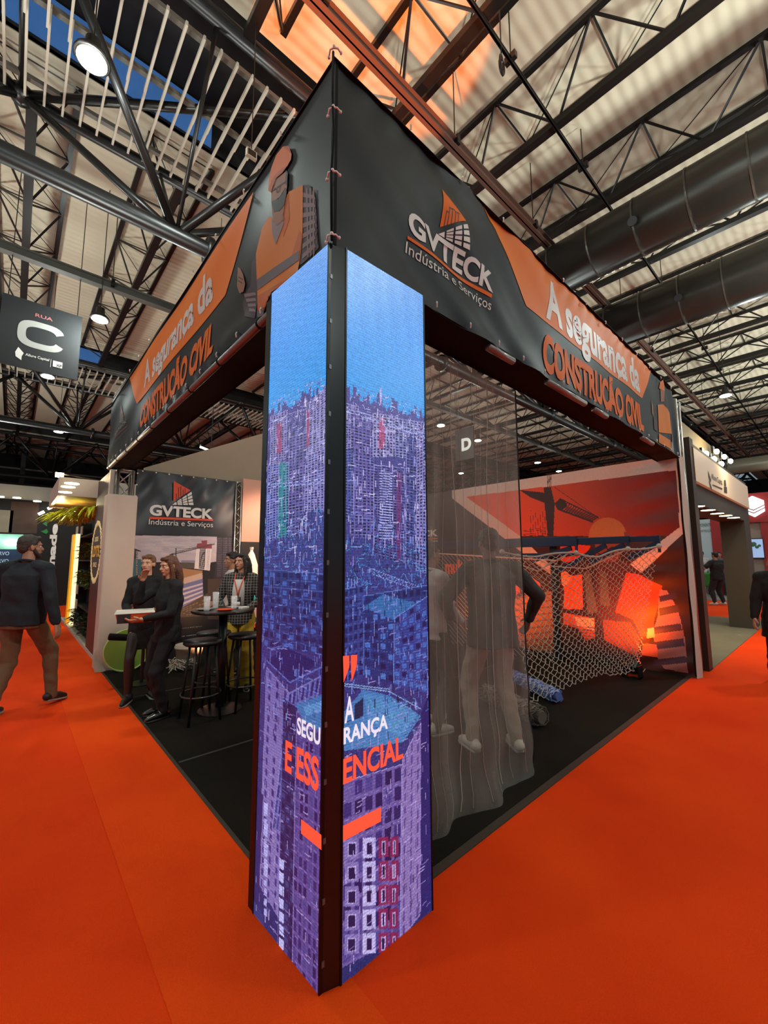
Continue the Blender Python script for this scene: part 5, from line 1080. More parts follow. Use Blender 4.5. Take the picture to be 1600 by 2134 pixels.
def person(label, loc, face, H=1.75, sex='m', skin_='b98768', hair='2a1c14', hairstyle='short', top=None, bottom=None, shoes='141312', feet=None, hands=None, elbow=None, lean=0., head_yaw=0., head_pitch=0., bulk=1., vox=.009, kneehint=None, beard_=None, toe=None, curl=.5, hipyaw=0., lean_fwd=0., heel=(0, 0), top_len=.84, neckline=None):
    """top=(colour, kind) kind: jacket/shirt/tee ; bottom=(colour, kind) kind: trousers/wide/skirt; face: heading in degrees (0 = +X)"""
    s = H/1.75; t = thing('person', label, 'person', loc, None, math.radians(face-90)); f = sex == 'f'
    sw = (.165 if f else .195)*bulk**.5; hp = .09
    PEL = V((lean, 0, .94)); CH = V((lean*1.2, lean_fwd*.6, 1.28)); NK = V((lean*1.3, lean_fwd, 1.47)); HD = NK+V((0, .025+lean_fwd*.2, .155))
    SH = [NK+V((k*sw, -.005, -.065)) for k in (-1, 1)]; HI = [PEL+V((k*hp, 0, -.03)) for k in (-1, 1)]
    feet = feet or [(-.11, 0), (.11, 0)]; hands = hands or [(-.25, .05, .80), (.25, .05, .80)]; elbow = elbow or [(-.4, -1, 0), (.4, -1, 0)]; kneehint = kneehint or [(-.1, 1, 0), (.1, 1, 0)]; toe = toe or [(-.15, 1), (.15, 1)]
    legs = []; arms = []
    for i in (0, 1):
        AN = V((feet[i][0], feet[i][1], .085+heel[i])); kn, an = ik(HI[i], AN, .44, .425, kneehint[i]); legs.append((HI[i], kn, an))
        el, wr_ = ik(SH[i], V(hands[i]), .30, .26, elbow[i]); arms.append((SH[i], el, wr_))
    b = MB(); k = bulk
    # torso
    for z0, z1 in (): pass
    tor = [(PEL.x, PEL.y, .86, .135*k, .095*k), (PEL.x, PEL.y, .95, .155*k, .105*k), (PEL.x*.5+CH.x*.5, CH.y*.4, 1.08, (.115 if f else .135)*k, .085*k), (CH.x, CH.y, 1.25, .145*k, .10*k), (CH.x, CH.y*1.1, 1.34, (.14 if f else .165)*k, .095*k), (NK.x, NK.y, 1.42, .105*k, .065), (NK.x, NK.y, 1.46, .06, .055)]
    loft(b, tor); cone(b, NK-V((0, 0, .05)), HD-V((0, .01, .06)), .055 if not f else .045, .053 if not f else .043)
    for i in (0, 1):
        h_, kn, an = legs[i]; cone(b, h_, kn, .075*k, .05*k); cone(b, kn, kn+(an-kn)*.35, .05*k, .053*k); cone(b, kn+(an-kn)*.35, an, .053*k, .034)
        td = V((toe[i][0], toe[i][1], -heel[i]*5)).normalized(); cone(b, an-V((0, 0, .04))-td*.03, an+td*.13-V((0, 0, .045)), .034, .03)
        sh, el, wr_ = arms[i]; cone(b, NK+(sh-NK)*.5, sh, .05, .052*k); cone(b, sh, el, .047*k, .038*k); cone(b, el, el+(wr_-el)*.3, .038*k, .038*k); cone(b, el+(wr_-el)*.3, wr_, .036, .024)
        # hand: palm, four fingers, thumb
        fd = (wr_-el).normalized(); side = V((1 if i == 0 else -1, 0, 0)); lat = (V((0, 1, 0))-fd*fd.y); lat = lat.normalized() if lat.length > .1 else V((1, 0, 0)); pn = fd.cross(lat).normalized()
        if pn.dot(side) < 0: pn = -pn
        pc = wr_+fd*.055; cone(b, wr_+fd*.015, wr_+fd*.02+lat*.018, .022, .02); 
        for o_ in (-.026, -.009, .009, .026): cone(b, wr_+fd*.03+lat*o_*.6, wr_+fd*.09+lat*o_, .015, .0125, 8)
        for n_, (o_, L) in enumerate(((-.030, .062), (-.010, .075), (.010, .08), (.030, .072))):
            p0 = wr_+fd*.09+lat*o_; d1 = (fd+pn*curl*.6).normalized(); p1 = p0+d1*L*.5; d2 = (fd+pn*curl*1.8).normalized(); p2 = p1+d2*L*.5; cone(b, p0, p1, .0105, .0095, 8); cone(b, p1, p2, .0095, .008, 8)
        p0 = wr_+fd*.03+lat*.024; p1 = p0+(fd*.6+lat*.8+pn*.3).normalized()*.038; p2 = p1+(fd*.9+lat*.25+pn*.4).normalized()*.03; cone(b, p0, p1, .0135, .0115, 8); cone(b, p1, p2, .0115, .009, 8)
    # head
    Q = (Matrix.Rotation(math.radians(head_yaw), 3, 'Z') @ Matrix.Rotation(math.radians(head_pitch), 3, 'X')); hs = .97 if not f else .92
    hp_ = lambda x, y, z: HD+Q @ V((x*hs, y*hs, z*hs))
    b.sph(hp_(0, -.012, .035), (.074*hs, .094*hs, .088*hs), 18, 14, Q); b.sph(hp_(0, .028, -.035), (.057*hs, .062*hs, .075*hs), 16, 12, Q); b.sph(hp_(0, .058, -.088), (.028*hs, .028*hs, .024*hs), 12, 8, Q)
    cone(b, hp_(0, .082, .012), hp_(0, .103, -.022), .010, .0145); b.sph(hp_(0, .082, -.055), (.024*hs, .016*hs, .012*hs), 10, 8, Q); cone(b, hp_(-.035, .07, .03), hp_(.035, .07, .03), .017, .017)
    for e in (-1, 1): b.sph(hp_(e*.076, -.005, -.005), (.010, .021, .033), 10, 8, Q @ Matrix.Rotation(e*.3, 3, 'Z')); b.sph(hp_(e*.038, .052, -.022), (.024, .024, .022), 10, 8, Q)
    m_skin = M('skin_'+skin_, skin_, .5, vary=.06, bscale=20)
    bo = fused(b, 'body', m_skin, t, vox*.75, 2)
    # eyes, brows, lips
    for e in (-1, 1):
        q = MB(); q.sph(hp_(e*.031, .0705, .006), (.0125, .012, .0085), 10, 8); ey = lm(q, 'eye', M('eye_white', 'd8d4cc', .3), t)
        q = MB(); q.sph(hp_(e*.031, .0795, .006), .0058, 8, 6); lm(q, 'iris', M('iris_dark', '1c120c', .2), ey)
        q = MB(); q.tube([hp_(e*.015, .091, .026), hp_(e*.033, .088, .032), hp_(e*.052, .074, .027)], [.003, .0045, .0025], 6); lm(q, 'eyebrow', M('hair_'+hair, hair, .6, bump=.4, bscale=150, vary=.3), t)
    q = MB(); q.tube([hp_(-.024, .083, -.056), hp_(0, .0985, -.052), hp_(.024, .083, -.056)], [.003, .0065, .003], 8); lm(q, 'lips', M('lips_'+('red' if f else 'plain'), 'a04a40' if f else '8a5545', .4), t)
    mh = M('hair_'+hair, hair); q = MB()
    if hairstyle in ('short', 'bun', 'long'):
        q.sph(hp_(0, -.022, .048), (.082*hs, .098*hs, .088*hs), 16, 12, Q); q.sph(hp_(0, -.06, .0), (.07*hs, .056*hs, .07*hs), 12, 10, Q); cone(q, hp_(-.045, .05, .093), hp_(.045, .05, .093), .022, .022)
        for e in (-1, 1): cone(q, hp_(e*.07, .01, .045), hp_(e*.072, -.012, .0), .016, .010)
        if hairstyle == 'bun': q.sph(hp_(0, -.115, .05), (.04, .035, .04), 12, 10, Q)
        if hairstyle == 'long':
            for e in (-1, 0, 1):
                q.tube([hp_(e*.045, -.06, .05), hp_(e*.062, -.075, -.05), hp_(e*.065, -.085, -.15)-V((0, 0, .0)), hp_(e*.06, -.08, -.26), hp_(e*.05+.0, -.07, -.38), hp_(e*.035, -.07, -.48)], [.04, .048, .045, .042, .035, .012], 10)
            for e in (-1, 1): q.tube([hp_(e*.062, .02, .06), hp_(e*.082, .005, -.04), hp_(e*.088, .01, -.14), hp_(e*.08, .03, -.26), hp_(e*.075, .035, -.34)], [.018, .024, .026, .022, .008], 8)
    elif hairstyle == 'bob':
        q.sph(hp_(0, -.02, .045), (.092*hs, .108*hs, .095*hs), 16, 12, Q)
        for a in range(9):
            th = math.radians(180+a*22.5); q.tube([hp_(.07*math.cos(th), -.01+.08*math.sin(th), .04), hp_(.095*math.cos(th), -.02+.095*math.sin(th), -.05), hp_(.1*math.cos(th), -.02+.1*math.sin(th), -.12)], [.03, .036, .02], 8)
    fused(q, 'hair', mh, t, vox*.8, 2, .0028, 90)
    if beard_:
        q = MB(); cone(q, hp_(-.05, .03, -.06), hp_(-.02, .066, -.095), .02, .024); cone(q, hp_(.05, .03, -.06), hp_(.02, .066, -.095), .02, .024); cone(q, hp_(-.02, .07, -.09), hp_(.02, .07, -.09), .026, .026); cone(q, hp_(-.02, .092, -.04), hp_(.02, .092, -.04), .006, .006)
        for e in (-1, 1): cone(q, hp_(e*.064, .01, -.01), hp_(e*.055, .03, -.06), .012, .02)
        fused(q, 'beard', M('hair_'+beard_, beard_, .6, bump=.4, bscale=150, vary=.3), t, vox*.8, 2)
    # clothing
    if bottom:
        col, kind = bottom[:2]; q = MB(); loft(q, [(PEL.x, PEL.y, .82, .17*k, .125*k), (PEL.x, PEL.y, .92, .172*k, .122*k), (PEL.x, PEL.y, 1.02, .148*k, .108*k), (PEL.x, PEL.y, 1.04, .14*k, .10*k)])
        if kind == 'skirt':
            q = MB(); loft(q, [(PEL.x, PEL.y, .60, .185*k, .14*k), (PEL.x, PEL.y, .75, .18*k, .135*k), (PEL.x, PEL.y, .92, .175*k, .125*k), (PEL.x, PEL.y, 1.06, .135*k, .10*k)])
        else:
            for i in (0, 1):
                h_, kn, an = legs[i]; w = {'trousers': (.092, .070, .060, .052), 'wide': (.1, .085, .085, .09), 'slim': (.092, .068, .064, .052)}[kind]
                cone(q, h_+V((0, 0, .02)), kn, w[0]*k, w[1]*k); cone(q, kn, kn+(an-kn)*.4, w[1]*k, w[2]*k); cone(q, kn+(an-kn)*.4, an+V((0, 0, -.0 if kind == 'slim' else -.02)), w[2]*k, w[3])
        fused(q, 'trousers' if kind != 'skirt' else 'skirt', tint(col), t, vox, 2, .005, 14)
        if kind == 'skirt':
            q = MB()
            for i in (0, 1): h_, kn, an = legs[i]; cone(q, h_+(kn-h_)*.4, kn, .075*k, .056*k); cone(q, kn, kn+(an-kn)*.35, .056*k, .058*k); cone(q, kn+(an-kn)*.35, an, .056*k, .038)
            fused(q, 'tights', M('tights_dark', '2a1d17', .5), t, vox, 2)
    if top:
        col, kind = top[:2]; q = MB(); e = {'jacket': .028, 'shirt': .014, 'tee': .016}[kind]; tl_ = top_len
        loft(q, [(PEL.x, PEL.y, tl_, .165*k+e, .115*k+e), (PEL.x, PEL.y, tl_+.08, .162*k+e, .112*k+e), (PEL.x*.5+CH.x*.5, CH.y*.4, 1.08, (.125 if f else .148)*k+e, .095*k+e), (CH.x, CH.y, 1.25, .155*k+e, .108*k+e+(.012 if f else 0)), (CH.x, CH.y*1.1, 1.34, (.15 if f else .172)*k+e, .10*k+e), (NK.x, NK.y, 1.42, .115*k+e*.8, .07+e*.7), (NK.x, NK.y, 1.475, .062, .06)])
        for i in (0, 1):
            sh, el, wr_ = arms[i]; cone(q, NK+(sh-NK)*.5-V((0, 0, .01)), sh, .055+e*.5, .056*k+e*.6); 
            if kind == 'tee': cone(q, sh, sh+(el-sh)*.72, .054*k+e*.7, .056*k+e*.4)
            else: cone(q, sh, el, .054*k+e*.5, .046*k+e*.45); cone(q, el, wr_-(wr_-el)*.06, .046*k+e*.45, .030+e*.5)
        gar = fused(q, {'jacket': 'jacket', 'shirt': 'shirt', 'tee': 't_shirt'}[kind], tint(*top[2:3] or (col,)) if False else (top[2] if len(top) > 2 else tint(col)), t, vox, 2, .006 if kind != 'jacket' else .005, 12)
        if kind in ('jacket', 'shirt'):
            q = MB(); q.tube([NK+V((.062*math.cos(a), .062*math.sin(a)-.004, .012+.012*math.cos(a+PI/2))) for a in np.linspace(0, 2*PI, 20, endpoint=False)], .013, 8, closed=True); lm(q, 'collar', neckline or (top[2] if len(top) > 2 else tint(col)), gar)
    if shoes:
        for i in (0, 1):
            an = legs[i][2]; q = MB(); td = V((toe[i][0], toe[i][1], -heel[i]*5)).normalized(); up = V((0, 0, 1)); boot = isinstance(shoes, tuple)
            cone(q, an-V((0, 0, .035))-td*.045, an-V((0, 0, .04))+td*.09, .042, .04); cone(q, an-V((0, 0, .04))+td*.09, an+td*.165-V((0, 0, .055)), .04, .028); cone(q, an, an-V((0, 0, .03)), .046, .05)
            if boot: cone(q, an+V((0, 0, .09)), an, .052, .048)
            sho = fused(q, 'boot' if boot else 'shoe', M('patent_black', '0b0a0a', .12, coat=1) if boot else M('shoe_'+shoes, shoes, .5), t, vox, 2)
            q = MB(); c = an+td*.055-V((0, 0, .079)); a = math.atan2(td.y, td.x); fl_ = [(-.11, -.035), (-.11, .035), (0, .04), (.08, .043), (.125, .025), (.13, 0), (.125, -.025), (.08, -.043), (0, -.04)]
            pit = math.atan2(td.z, math.hypot(td.x, td.y)); rot = Matrix.Rotation(a, 3, 'Z') @ Matrix.Rotation(-pit, 3, 'Y'); q.slab([c+rot @ V((x, y, -.004)) for x, y in fl_], rot @ V((0, 0, .016))); lm(q, 'sole', M('sole_'+('dark' if boot else 'pale'), '1a1918' if boot else '8f8a82', .6), sho)
    t.scale = (s, s, s)
    t['_arms'] = 0; del t['_arms']
    return t, arms, HD, NK, Q, hp_
def lm(q, name, mat, parent):
    me = bpy.data.meshes.new(name); me.from_pydata([tuple(v) for v in q.v], [], q.f); me.materials.append(mat); me.polygons.foreach_set('use_smooth', [True]*len(q.f)); me.update()
    o = bpy.data.objects.new(name, me); C.objects.link(o); o.parent = parent; return o
# 1 the man walking at left
person('man in navy jacket and tan trousers walking away on the orange aisle at left', (-.83, 4.50, .004), 50, 1.85, 'm', 'a87a60', '3a3029', 'short', ('141a22', 'jacket'), ('6a5238', 'trousers'), '1f1815',
       feet=[(-.12, -.14), (.16, .26)], hands=[(-.33, .05, .83), (.37, -.02, .80)], head_yaw=-35, beard_='2e2420', vox=.009, heel=(.0, .03), kneehint=[(-.1, 1, 0), (.1, 1, 0)], bulk=1.04, top_len=.85)
# 2 woman with hair bun
person('woman with tied-back hair in black top and short black skirt facing the camera', (.26, 4.14, .008), 245, 1.64, 'f', 'cf9c7e', '6e4c30', 'bun', ('0f0f11', 'shirt'), ('0d0d0e', 'skirt'), '0e0d0d',
       feet=[(-.10, -.02), (.10, .16)], hands=[(-.14, .24, 1.08), (.12, .24, 1.02)], elbow=[(-.6, -1, -.3), (.6, -1, -.3)], head_yaw=-14, vox=.009, toe=[(-.5, 1), (.1, 1)])
# 3 long-haired woman holding a box
T3, A3, *_ = person('long-haired woman in black holding a white and orange box, hand raised to face', (.30, 3.36, .008), 188, 1.62, 'f', 'c4906f', '5a3520', 'long', ('0b0b0c', 'shirt'), ('0a0a0b', 'slim'), ('patent',),
       feet=[(-.07, .03), (.08, -.02)], hands=[(-.13, .31, 1.08), (.10, .25, 1.47)], elbow=[(-.5, -1, -.6), (.5, .2, -1)], head_yaw=8, head_pitch=-8, vox=.009, toe=[(-.1, 1), (.25, 1)], top_len=.80)
# 4 man in white shirt behind
person('dark-haired man in pale shirt standing behind the bar table', (1.42, 4.50, .008), 175, 1.68, 'm', 'a8765a', '17110e', 'short', ('c9bfb4', 'shirt'), ('23242a', 'trousers'), '141212', vox=.010, hands=[(-.2, .15, .95), (.2, .2, 1.0)], neckline=m_white)
# 5 woman in checked blazer
mtb = M('checked_blazer', '1d1a1a', .85); nt = mtb.node_tree; bs = nt.nodes['Principled BSDF']; tc = nt.nodes.new('ShaderNodeTexCoord'); br = nt.nodes.new('ShaderNodeTexBrick'); br.offset = 0; br.inputs['Scale'].default_value = 1; br.inputs['Brick Width'].default_value = .035; br.inputs['Row Height'].default_value = .035; br.inputs['Mortar Size'].default_value = .0022
br.inputs['Color1'].default_value = br.inputs['Color2'].default_value = (*hexc('1d1a1a'), 1); br.inputs['Mortar'].default_value = (*hexc('8b8279'), 1)
mp = nt.nodes.new('ShaderNodeMapping'); mp.inputs['Rotation'].default_value = (math.radians(90), 0, 0); nt.links.new(tc.outputs['Object'], mp.inputs[0]); nt.links.new(mp.outputs[0], br.inputs['Vector']); nt.links.new(br.outputs['Color'], bs.inputs['Base Color'])
P5, A5, HD5, NK5, Q5, _ = person('smiling woman in checked blazer and mustard yellow wide trousers behind the bar table', (1.22, 3.72, .008), 235, 1.66, 'f', 'b98468', '15100d', 'long', ('1d1a1a', 'jacket', mtb), ('b39422', 'wide'), '17120f',
       feet=[(-.12, 0), (.12, .05)], hands=[(-.16, .24, 1.05), (.18, .22, 1.04)], elbow=[(-.8, -1, -.3), (.8, -1, -.3)], head_yaw=-30, vox=.009, top_len=.82)
q = MB(); q.slab([V((-.055, .155, 1.40)), V((.055, .155, 1.40)), V((.075, .165, 1.25)), V((.07, .160, 1.0)), V((-.07, .160, 1.0)), V((-.075, .165, 1.25))], (0, -.05, 0)); lm(q, 'white_top', tint('b9b4ae'), P5)
q = MB(); q.tube([(-.06, .05, 1.48), (-.05, .165, 1.38), (-.012, .185, 1.26), (0, .19, 1.18)], .007, 6); q.tube([(.06, .05, 1.48), (.05, .165, 1.38), (.012, .185, 1.26), (0, .19, 1.18)], .007, 6); lm(q, 'lanyard', M('lanyard_orange', 'd84a22', .6), P5)
q = MB(); q.box((0, .19, 1.12), (.085, .006, .12)); bd = lm(q, 'badge', M('badge_black', '101012', .4), P5); q = MB(); q.box((0, .194, 1.095), (.07, .003, .05)); lm(q, 'badge_label', m_white, bd)
# 6, 7 men behind the curtain
person('man in light grey shirt and dark trousers behind the curtain at the LED column', (2.06, 1.30, .008), -8, 1.74, 'm', '8a6450', '1c1512', 'short', ('b8b4b0', 'shirt'), ('2c2927', 'trousers'), 'b0aaa2', vox=.009, hands=[(-.16, .26, 1.02), (.14, .28, .98)], feet=[(-.12, .12), (.12, -.05)], head_yaw=-8, neckline=m_white)
person('man in dark jacket and khaki trousers seen from behind through the curtain', (2.13, .66, .008), 62, 1.84, 'm', '7a5644', '2b211c', 'short', ('2b2c2b', 'jacket'), ('8d7f6d', 'trousers'), 'b9b2a6', vox=.009, hands=[(-.30, .16, 1.02), (.42, .12, .98)], elbow=[(-1.2, -.8, 0), (1, -.8, 0)], feet=[(-.17, .05), (.17, -.03)], bulk=1.08, top_len=.80)
# 8-11 distant men at right
person('man in black t-shirt and dark trousers standing on the far orange aisle', (16.9, 1.55, 0), 60, 1.78, 'm', '9a6f58', '15110f', 'short', ('0d0d0f', 'tee'), ('1a1a20', 'trousers'), 'c9c4bc', vox=.016, bulk=1.28, hands=[(-.36, .26, 1.05), (.34, .28, 1.05)], elbow=[(-1, -.6, 0), (1, -.6, 0)], feet=[(-.18, 0), (.18, 0)])
person('man in brown jacket and black trousers on the far platform at right', (19.4, 2.72, .06), 40, 1.80, 'm', '9a6f58', '15110f', 'short', ('3a2c22', 'jacket'), ('141418', 'trousers'), '141312', vox=.016, head_pitch=-25)
person('man in white shirt beside the man in brown jacket', (20.6, 2.62, .06), 200, 1.80, 'm', '9a6f58', '2a211d', 'short', ('b6b4b2', 'shirt'), ('2a2b33', 'trousers'), '141312', vox=.016, head_pitch=-20)
person('man with bowed head partly hidden behind the man in black t-shirt', (20.5, 2.02, .06), 190, 1.76, 'm', 'a3745f', '15110f', 'short', ('4a4a52', 'shirt'), ('2a2b33', 'trousers'), '141312', vox=.016)
# 12 woman at right edge
person('woman with blond hair in long black coat walking at the right edge of the picture', (6.30, -.82, 0), 200, 1.66, 'f', 'b98a70', '9c8660', 'bob', ('0b0b0c', 'jacket'), ('0d0d10', 'trousers'), '1c1712', vox=.009, bulk=1.25, feet=[(-.12, .16), (.12, -.18)], hands=[(-.30, .12, .78), (.33, .10, .80)], top_len=.62, head_yaw=-20)
# 13 passer-by at left edge
person('person with reddish hair at the left edge behind the man in navy jacket', (-1.62, 11.5, 0), 100, 1.66, 'f', 'b98468', '5a2e1c', 'bob', ('1a1c22', 'jacket'), ('17181c', 'trousers'), '141312', vox=.014)
# the box in her hand
bp_ = U(284, 1284, 1, 3.30); t = thing('gift_box', 'clear-lidded white and orange box held by the long-haired woman', 'box', tuple(bp_), rz=math.radians(-12)); 
q = MB(); q.slab([V((-.15, -.07, -.055)), V((.13, -.07, -.055)), V((.15, -.08, .035)), V((-.17, -.08, .035))], (0, .15, 0)); lm(q, 'tray', M('box_orange', 'c04a1c', .4), t)
q = MB(); q.slab([V((-.18, -.085, .036)), V((.16, -.085, .036)), V((.15, -.075, .06)), V((-.17, -.075, .06))], (0, .17, 0)); lm(q, 'lid', M('box_lid_white', 'd9d2c4', .3), t)
q = MB(); q.box((-.10, -.084, -.01), (.11, .004, .085)); lm(q, 'label', M('box_label_dark', '2a2020', .5), t)
for o_ in t.children:
    for p_ in o_.data.polygons: p_.use_smooth = False
# ------------------------------------------------------------------ neighbours at left
m_wood = M('warm_wood', '8a6238', .5, vary=.25, bscale=6); m_wp = M('white_paint', 'c4b8a8', .6)
t = thing('neighbour_canopy', 'white framed canopy with wooden underside and downlights left of the stand', 'canopy', (0, 8, 2.7))

q = MB(); X0 = -.45; q.bb((X0, 7.6, 2.70), (2.5, 7.66, 3.02)); q.bb((X0, 7.6, 2.70), (X0+.05, 10.0, 3.02)); q.bb((X0, 9.95, 2.7), (2.5, 10.0, 3.02)); q.build('fascia', m_wp, t)
q = MB(); q.bb((X0+.05, 7.66, 2.72), (2.5, 9.95, 2.78)); q.build('soffit', m_wood, t)
q = MB()
for p in (U(142, 1015, 2, 2.71), U(136, 1026, 2, 2.71), U(150, 1008, 2, 2.71)): q.lathe([(.09, 0), (.09, .012)], (p[0], p[1], 2.705), 18)
q.build('downlight', M('downlight_glow', 'fff2d8', .4, emit=12, ecol='ffe6b8'), t)
light('canopy_downlight', 'SPOT', (-.1, 8.6, 2.66), 60, (1, .8, .5), .08, (-.1, 8.6, 0), 120, .6)
light('canopy_green_light', 'POINT', (-.35, 9.0, 2.62), 26, (1, .88, .55), .06)
# front wall panel with oval emblem
t = thing('stand_wall', 'tall panel, taupe above and brown below, with an oval emblem beside the cream post', 'wall panel', (.2, 6.6, 0))
q = MB(); q.bb((.12, 6.32, 0), (.2, 7.7, 1.15)); q.build('lower_board', M('board_brown', '4c3026', .5), t); q = MB(); q.bb((.12, 6.32, 1.15), (.2, 7.7, 3.0)); q.build('upper_board', M('board_taupe', '4a4240', .6), t)
q = MB(); q.bb((.10, 6.2, 0), (.22, 6.32, 3.0)); q.build('frame', m_wp, t)
ce = U(199, 1150, 0, .11); ce = (ce[1], ce[2]); q = MB()
for k in range(40):
    a = 2*PI*k/40; q.box((.115, ce[0]-.52*math.cos(a), ce[1]+.50*math.sin(a)), (.01, .06+.02*(k % 2), .045+.015*(k % 3)), rot=Matrix.Rotation(a*.5, 3, 'X'))
q.build('emblem_ring', M('emblem_cream', 'd8c08a', .5, emit=.3, ecol='e8d090'), t)
q = MB(); text_on(q, 'LDTS', (.112, ce[0]+.4, ce[1]-.09), (0, -1, 0), (0, 0, 1), (0, 0, .8, .2), .04); q.build('emblem_letters', M('emblem_yellow', 'c8921c', .5, emit=.3), t)
q = MB(); text_on(q, 'DESDE', (.112, ce[0]+.2, ce[1]+.18), (0, -1, 0), (0, 0, 1), (0, 0, .4, .08), .02); text_on(q, 'SINCE', (.112, ce[0]+.2, ce[1]-.26), (0, -1, 0), (0, 0, 1), (0, 0, .4, .08), .02); q.build('emblem_small_letters', _mats['emblem_cream'], t)
q = MB(); q.bb((.15, 6.2, 0), (5, 12.8, .05)); struct(q.build('floor_neighbour_left', M('pale_wood_floor', 'a39a80', .6))); q = MB(); q.bb((.11, 6.2, 0), (.15, 12.8, .06)); struct(q.build('trim_3', M('white_edge', 'b8b0a4', .6)))
# green wall shelf
t = thing('green_wall', 'dark shelf wall with plants and small white cards', 'plant wall', (.5, 9.5, 0))
q = MB(); q.bb((.42, 8.05, .05), (.5, 10.8, 2.45)); q.bb((.22, 8.0, .05), (.5, 8.06, 2.45)); q.bb((.22, 10.75, .05), (.5, 10.8, 2.45)); q.build('backing', M('shelf_black', '12100e', .7), t)
q = MB()
for z in (.06, .55, 1.0, 1.55, 2.1): q.bb((.22, 8.05, z), (.42, 10.8, z+.03))
q.build('shelf', M('shelf_black', ''), t)
def foliage(q, c, d, n, L, rg_, up=.2, w=.02):
    for _ in range(n):
        p = np.array(c)+(rg_.random(3)-.5)*np.array(d); a = rg_.random()*6.28; e = (rg_.random()-.4)+up; dr = norm2((math.cos(a), math.sin(a), e)); s = np.cross(dr, Zv); s = s/(np.linalg.norm(s)+1e-6)*w*(.6+.8*rg_.random()); l = L*(.5+rg_.random()*.8)
        q.add([p, p+dr*l*.5+s, p+dr*l+np.array((0, 0, -l*.25)), p+dr*l*.5-s], [(0, 1, 2, 3)])
rg_ = np.random.default_rng(9)
for i, (y, z, col) in enumerate(((8.6, 1.75, '3f5a22'), (9.6, 1.75, '34501e'), (8.6, 1.18, '3a5a22'), (9.7, 1.2, '48662a'), (8.5, .3, '22331a'), (9.4, .28, '2a3a1a'), (10.3, .3, '2a3a1a'))):
    pt = thing('potted_plant', ['leafy plant on the upper shelf of the plant wall, near end', 'leafy plant on the upper shelf of the plant wall, far end', 'leafy plant on the middle shelf of the plant wall, near end', 'leafy plant on the middle shelf of the plant wall, far end', 'dark shrub at the foot of the plant wall, near end', 'dark shrub at the foot of the plant wall, middle', 'dark shrub at the foot of the plant wall, far end'][i], 'plant', (.3, y, z-.15), 'plants of the green wall')
    q = MB(); foliage(q, (.26, y, z), (.2, .7, .28), 260, .13, rg_, .2, .022); q.build('leaves', M('leaf_'+col, col, .5, vary=.3, bscale=9), pt); q = MB(); q.lathe([(.06, 0), (.08, .1)], (.32, y, z-.165), 12); q.build('pot', M('pot_brown', '33251c', .7), pt)
pt = thing('hanging_fern', 'bright lime green fern spreading on top of the plant wall', 'plant', (.25, 9.2, 2.45)); q = MB()
for k in range(150):
    a = rg_.random()*6.28; L = .45+.4*rg_.random(); c = np.array((.16+.2*(rg_.random()-.5), 9.0+(rg_.random()-.5)*2.0, 2.42)); dr = np.array((math.cos(a), math.sin(a), 0)); dr[0] = -abs(dr[0])*1.0; pts = [c+dr*L*s+Zv*(.22*math.sin(s*2.2)-.25*s*s) for s in np.linspace(0, 1, 7)]
    for i in range(6):
        sd = np.cross(norm2(pts[i+1]-pts[i]), Zv); w = .035*(1-i/7)
        q.add([pts[i], pts[i]+sd*w*2+Zv*.01, pts[i+1]+sd*w, pts[i+1]], [(0, 1, 2, 3)]); q.add([pts[i], pts[i+1], pts[i+1]-sd*w, pts[i]-sd*w*2+Zv*.01], [(0, 1, 2, 3)])
q.build('fronds', M('lime_leaf', 'b8c428', .5, vary=.2, bscale=8), pt)
q = MB(); q.lathe([(.12, -.03), (.16, .1)], (.3, 9.2, 2.48), 16); q.build('pot', M('pot_brown', ''), pt)
for i, (px, py) in enumerate(((160, 1228), (158, 1258), (160, 1106), (170, 1106))):
    p = U(px, py, 0, .21); q = MB(); q.bb((.205, p[1]-.16, p[2]-.1), (.222, p[1]+.16, p[2]+.1)); tag(q.build('info_card', M('card_white', 'c8c2ac', .6)), 'white card on the plant wall, %s' % ['upper of the two at knee height', 'lower of the two at knee height', 'left of the two at the top', 'right of the two at the top'][i], 'card', 'cards on the plant wall')
q = MB(); q.bb((.16, 10.86, .06), (.24, 11.1, 2.2)); o = q.build('light_strip_post', M('light_strip', 'f4e8b8', .5, emit=1.6, ecol='f8e8a8')); tag(o, 'glowing pale light strip post at the far end of the plant wall', 'light strip')
q = MB(); q.bb((.12, 11.15, .06), (.2, 11.5, 2.2)); o = q.build('yellow_panel', M('yellow_sign', 'd89a10', .5, emit=.5)); tag(o, 'yellow panel beside the glowing light strip', 'sign')
# stands farther back along the aisle
Y17 = 17.
def w17(px, py): p = U(px, py, 1, Y17); return p[0], p[2]
def rect17(name, mtt, a, b_, dy, th=.06, parent=None):
    (xa, za_), (xb, zb2_) = w17(*a), w17(*b_); q = MB(); q.bb((xa, Y17-dy-th, zb2_), (xb, Y17-dy, za_)); return q.build(name, mtt, parent)
t = thing('far_stand', 'far stand with pale header, wooden panel and black wall with vertical white lettering', 'stand', (-1, Y17, 0))
q = MB(); xa, zt_ = w17(-60, 1012); xb, zb3 = w17(235, 1044); q.bb((xa, 16.2, 3.52), (2.4, 16.3, 3.98)); q.build('header', M('header_grey', '6f6c66', .6), t)
rect17('cream_panel', M('panel_cream', '9a917e', .6), (-50, 1060), (24, 1110), .0, parent=t); rect17('wood_panel', M('dark_walnut', '4a3226', .5, vary=.3, bscale=5), (24, 1045), (76, 1112), .0, parent=t)
q = MB(); xa, _ = w17(76, 0); q.bb((xa, 16.95, 0), (1.6, 17.0, 3.6)); q.build('black_wall', M('stand_black', '0c0d0c', .6), t)
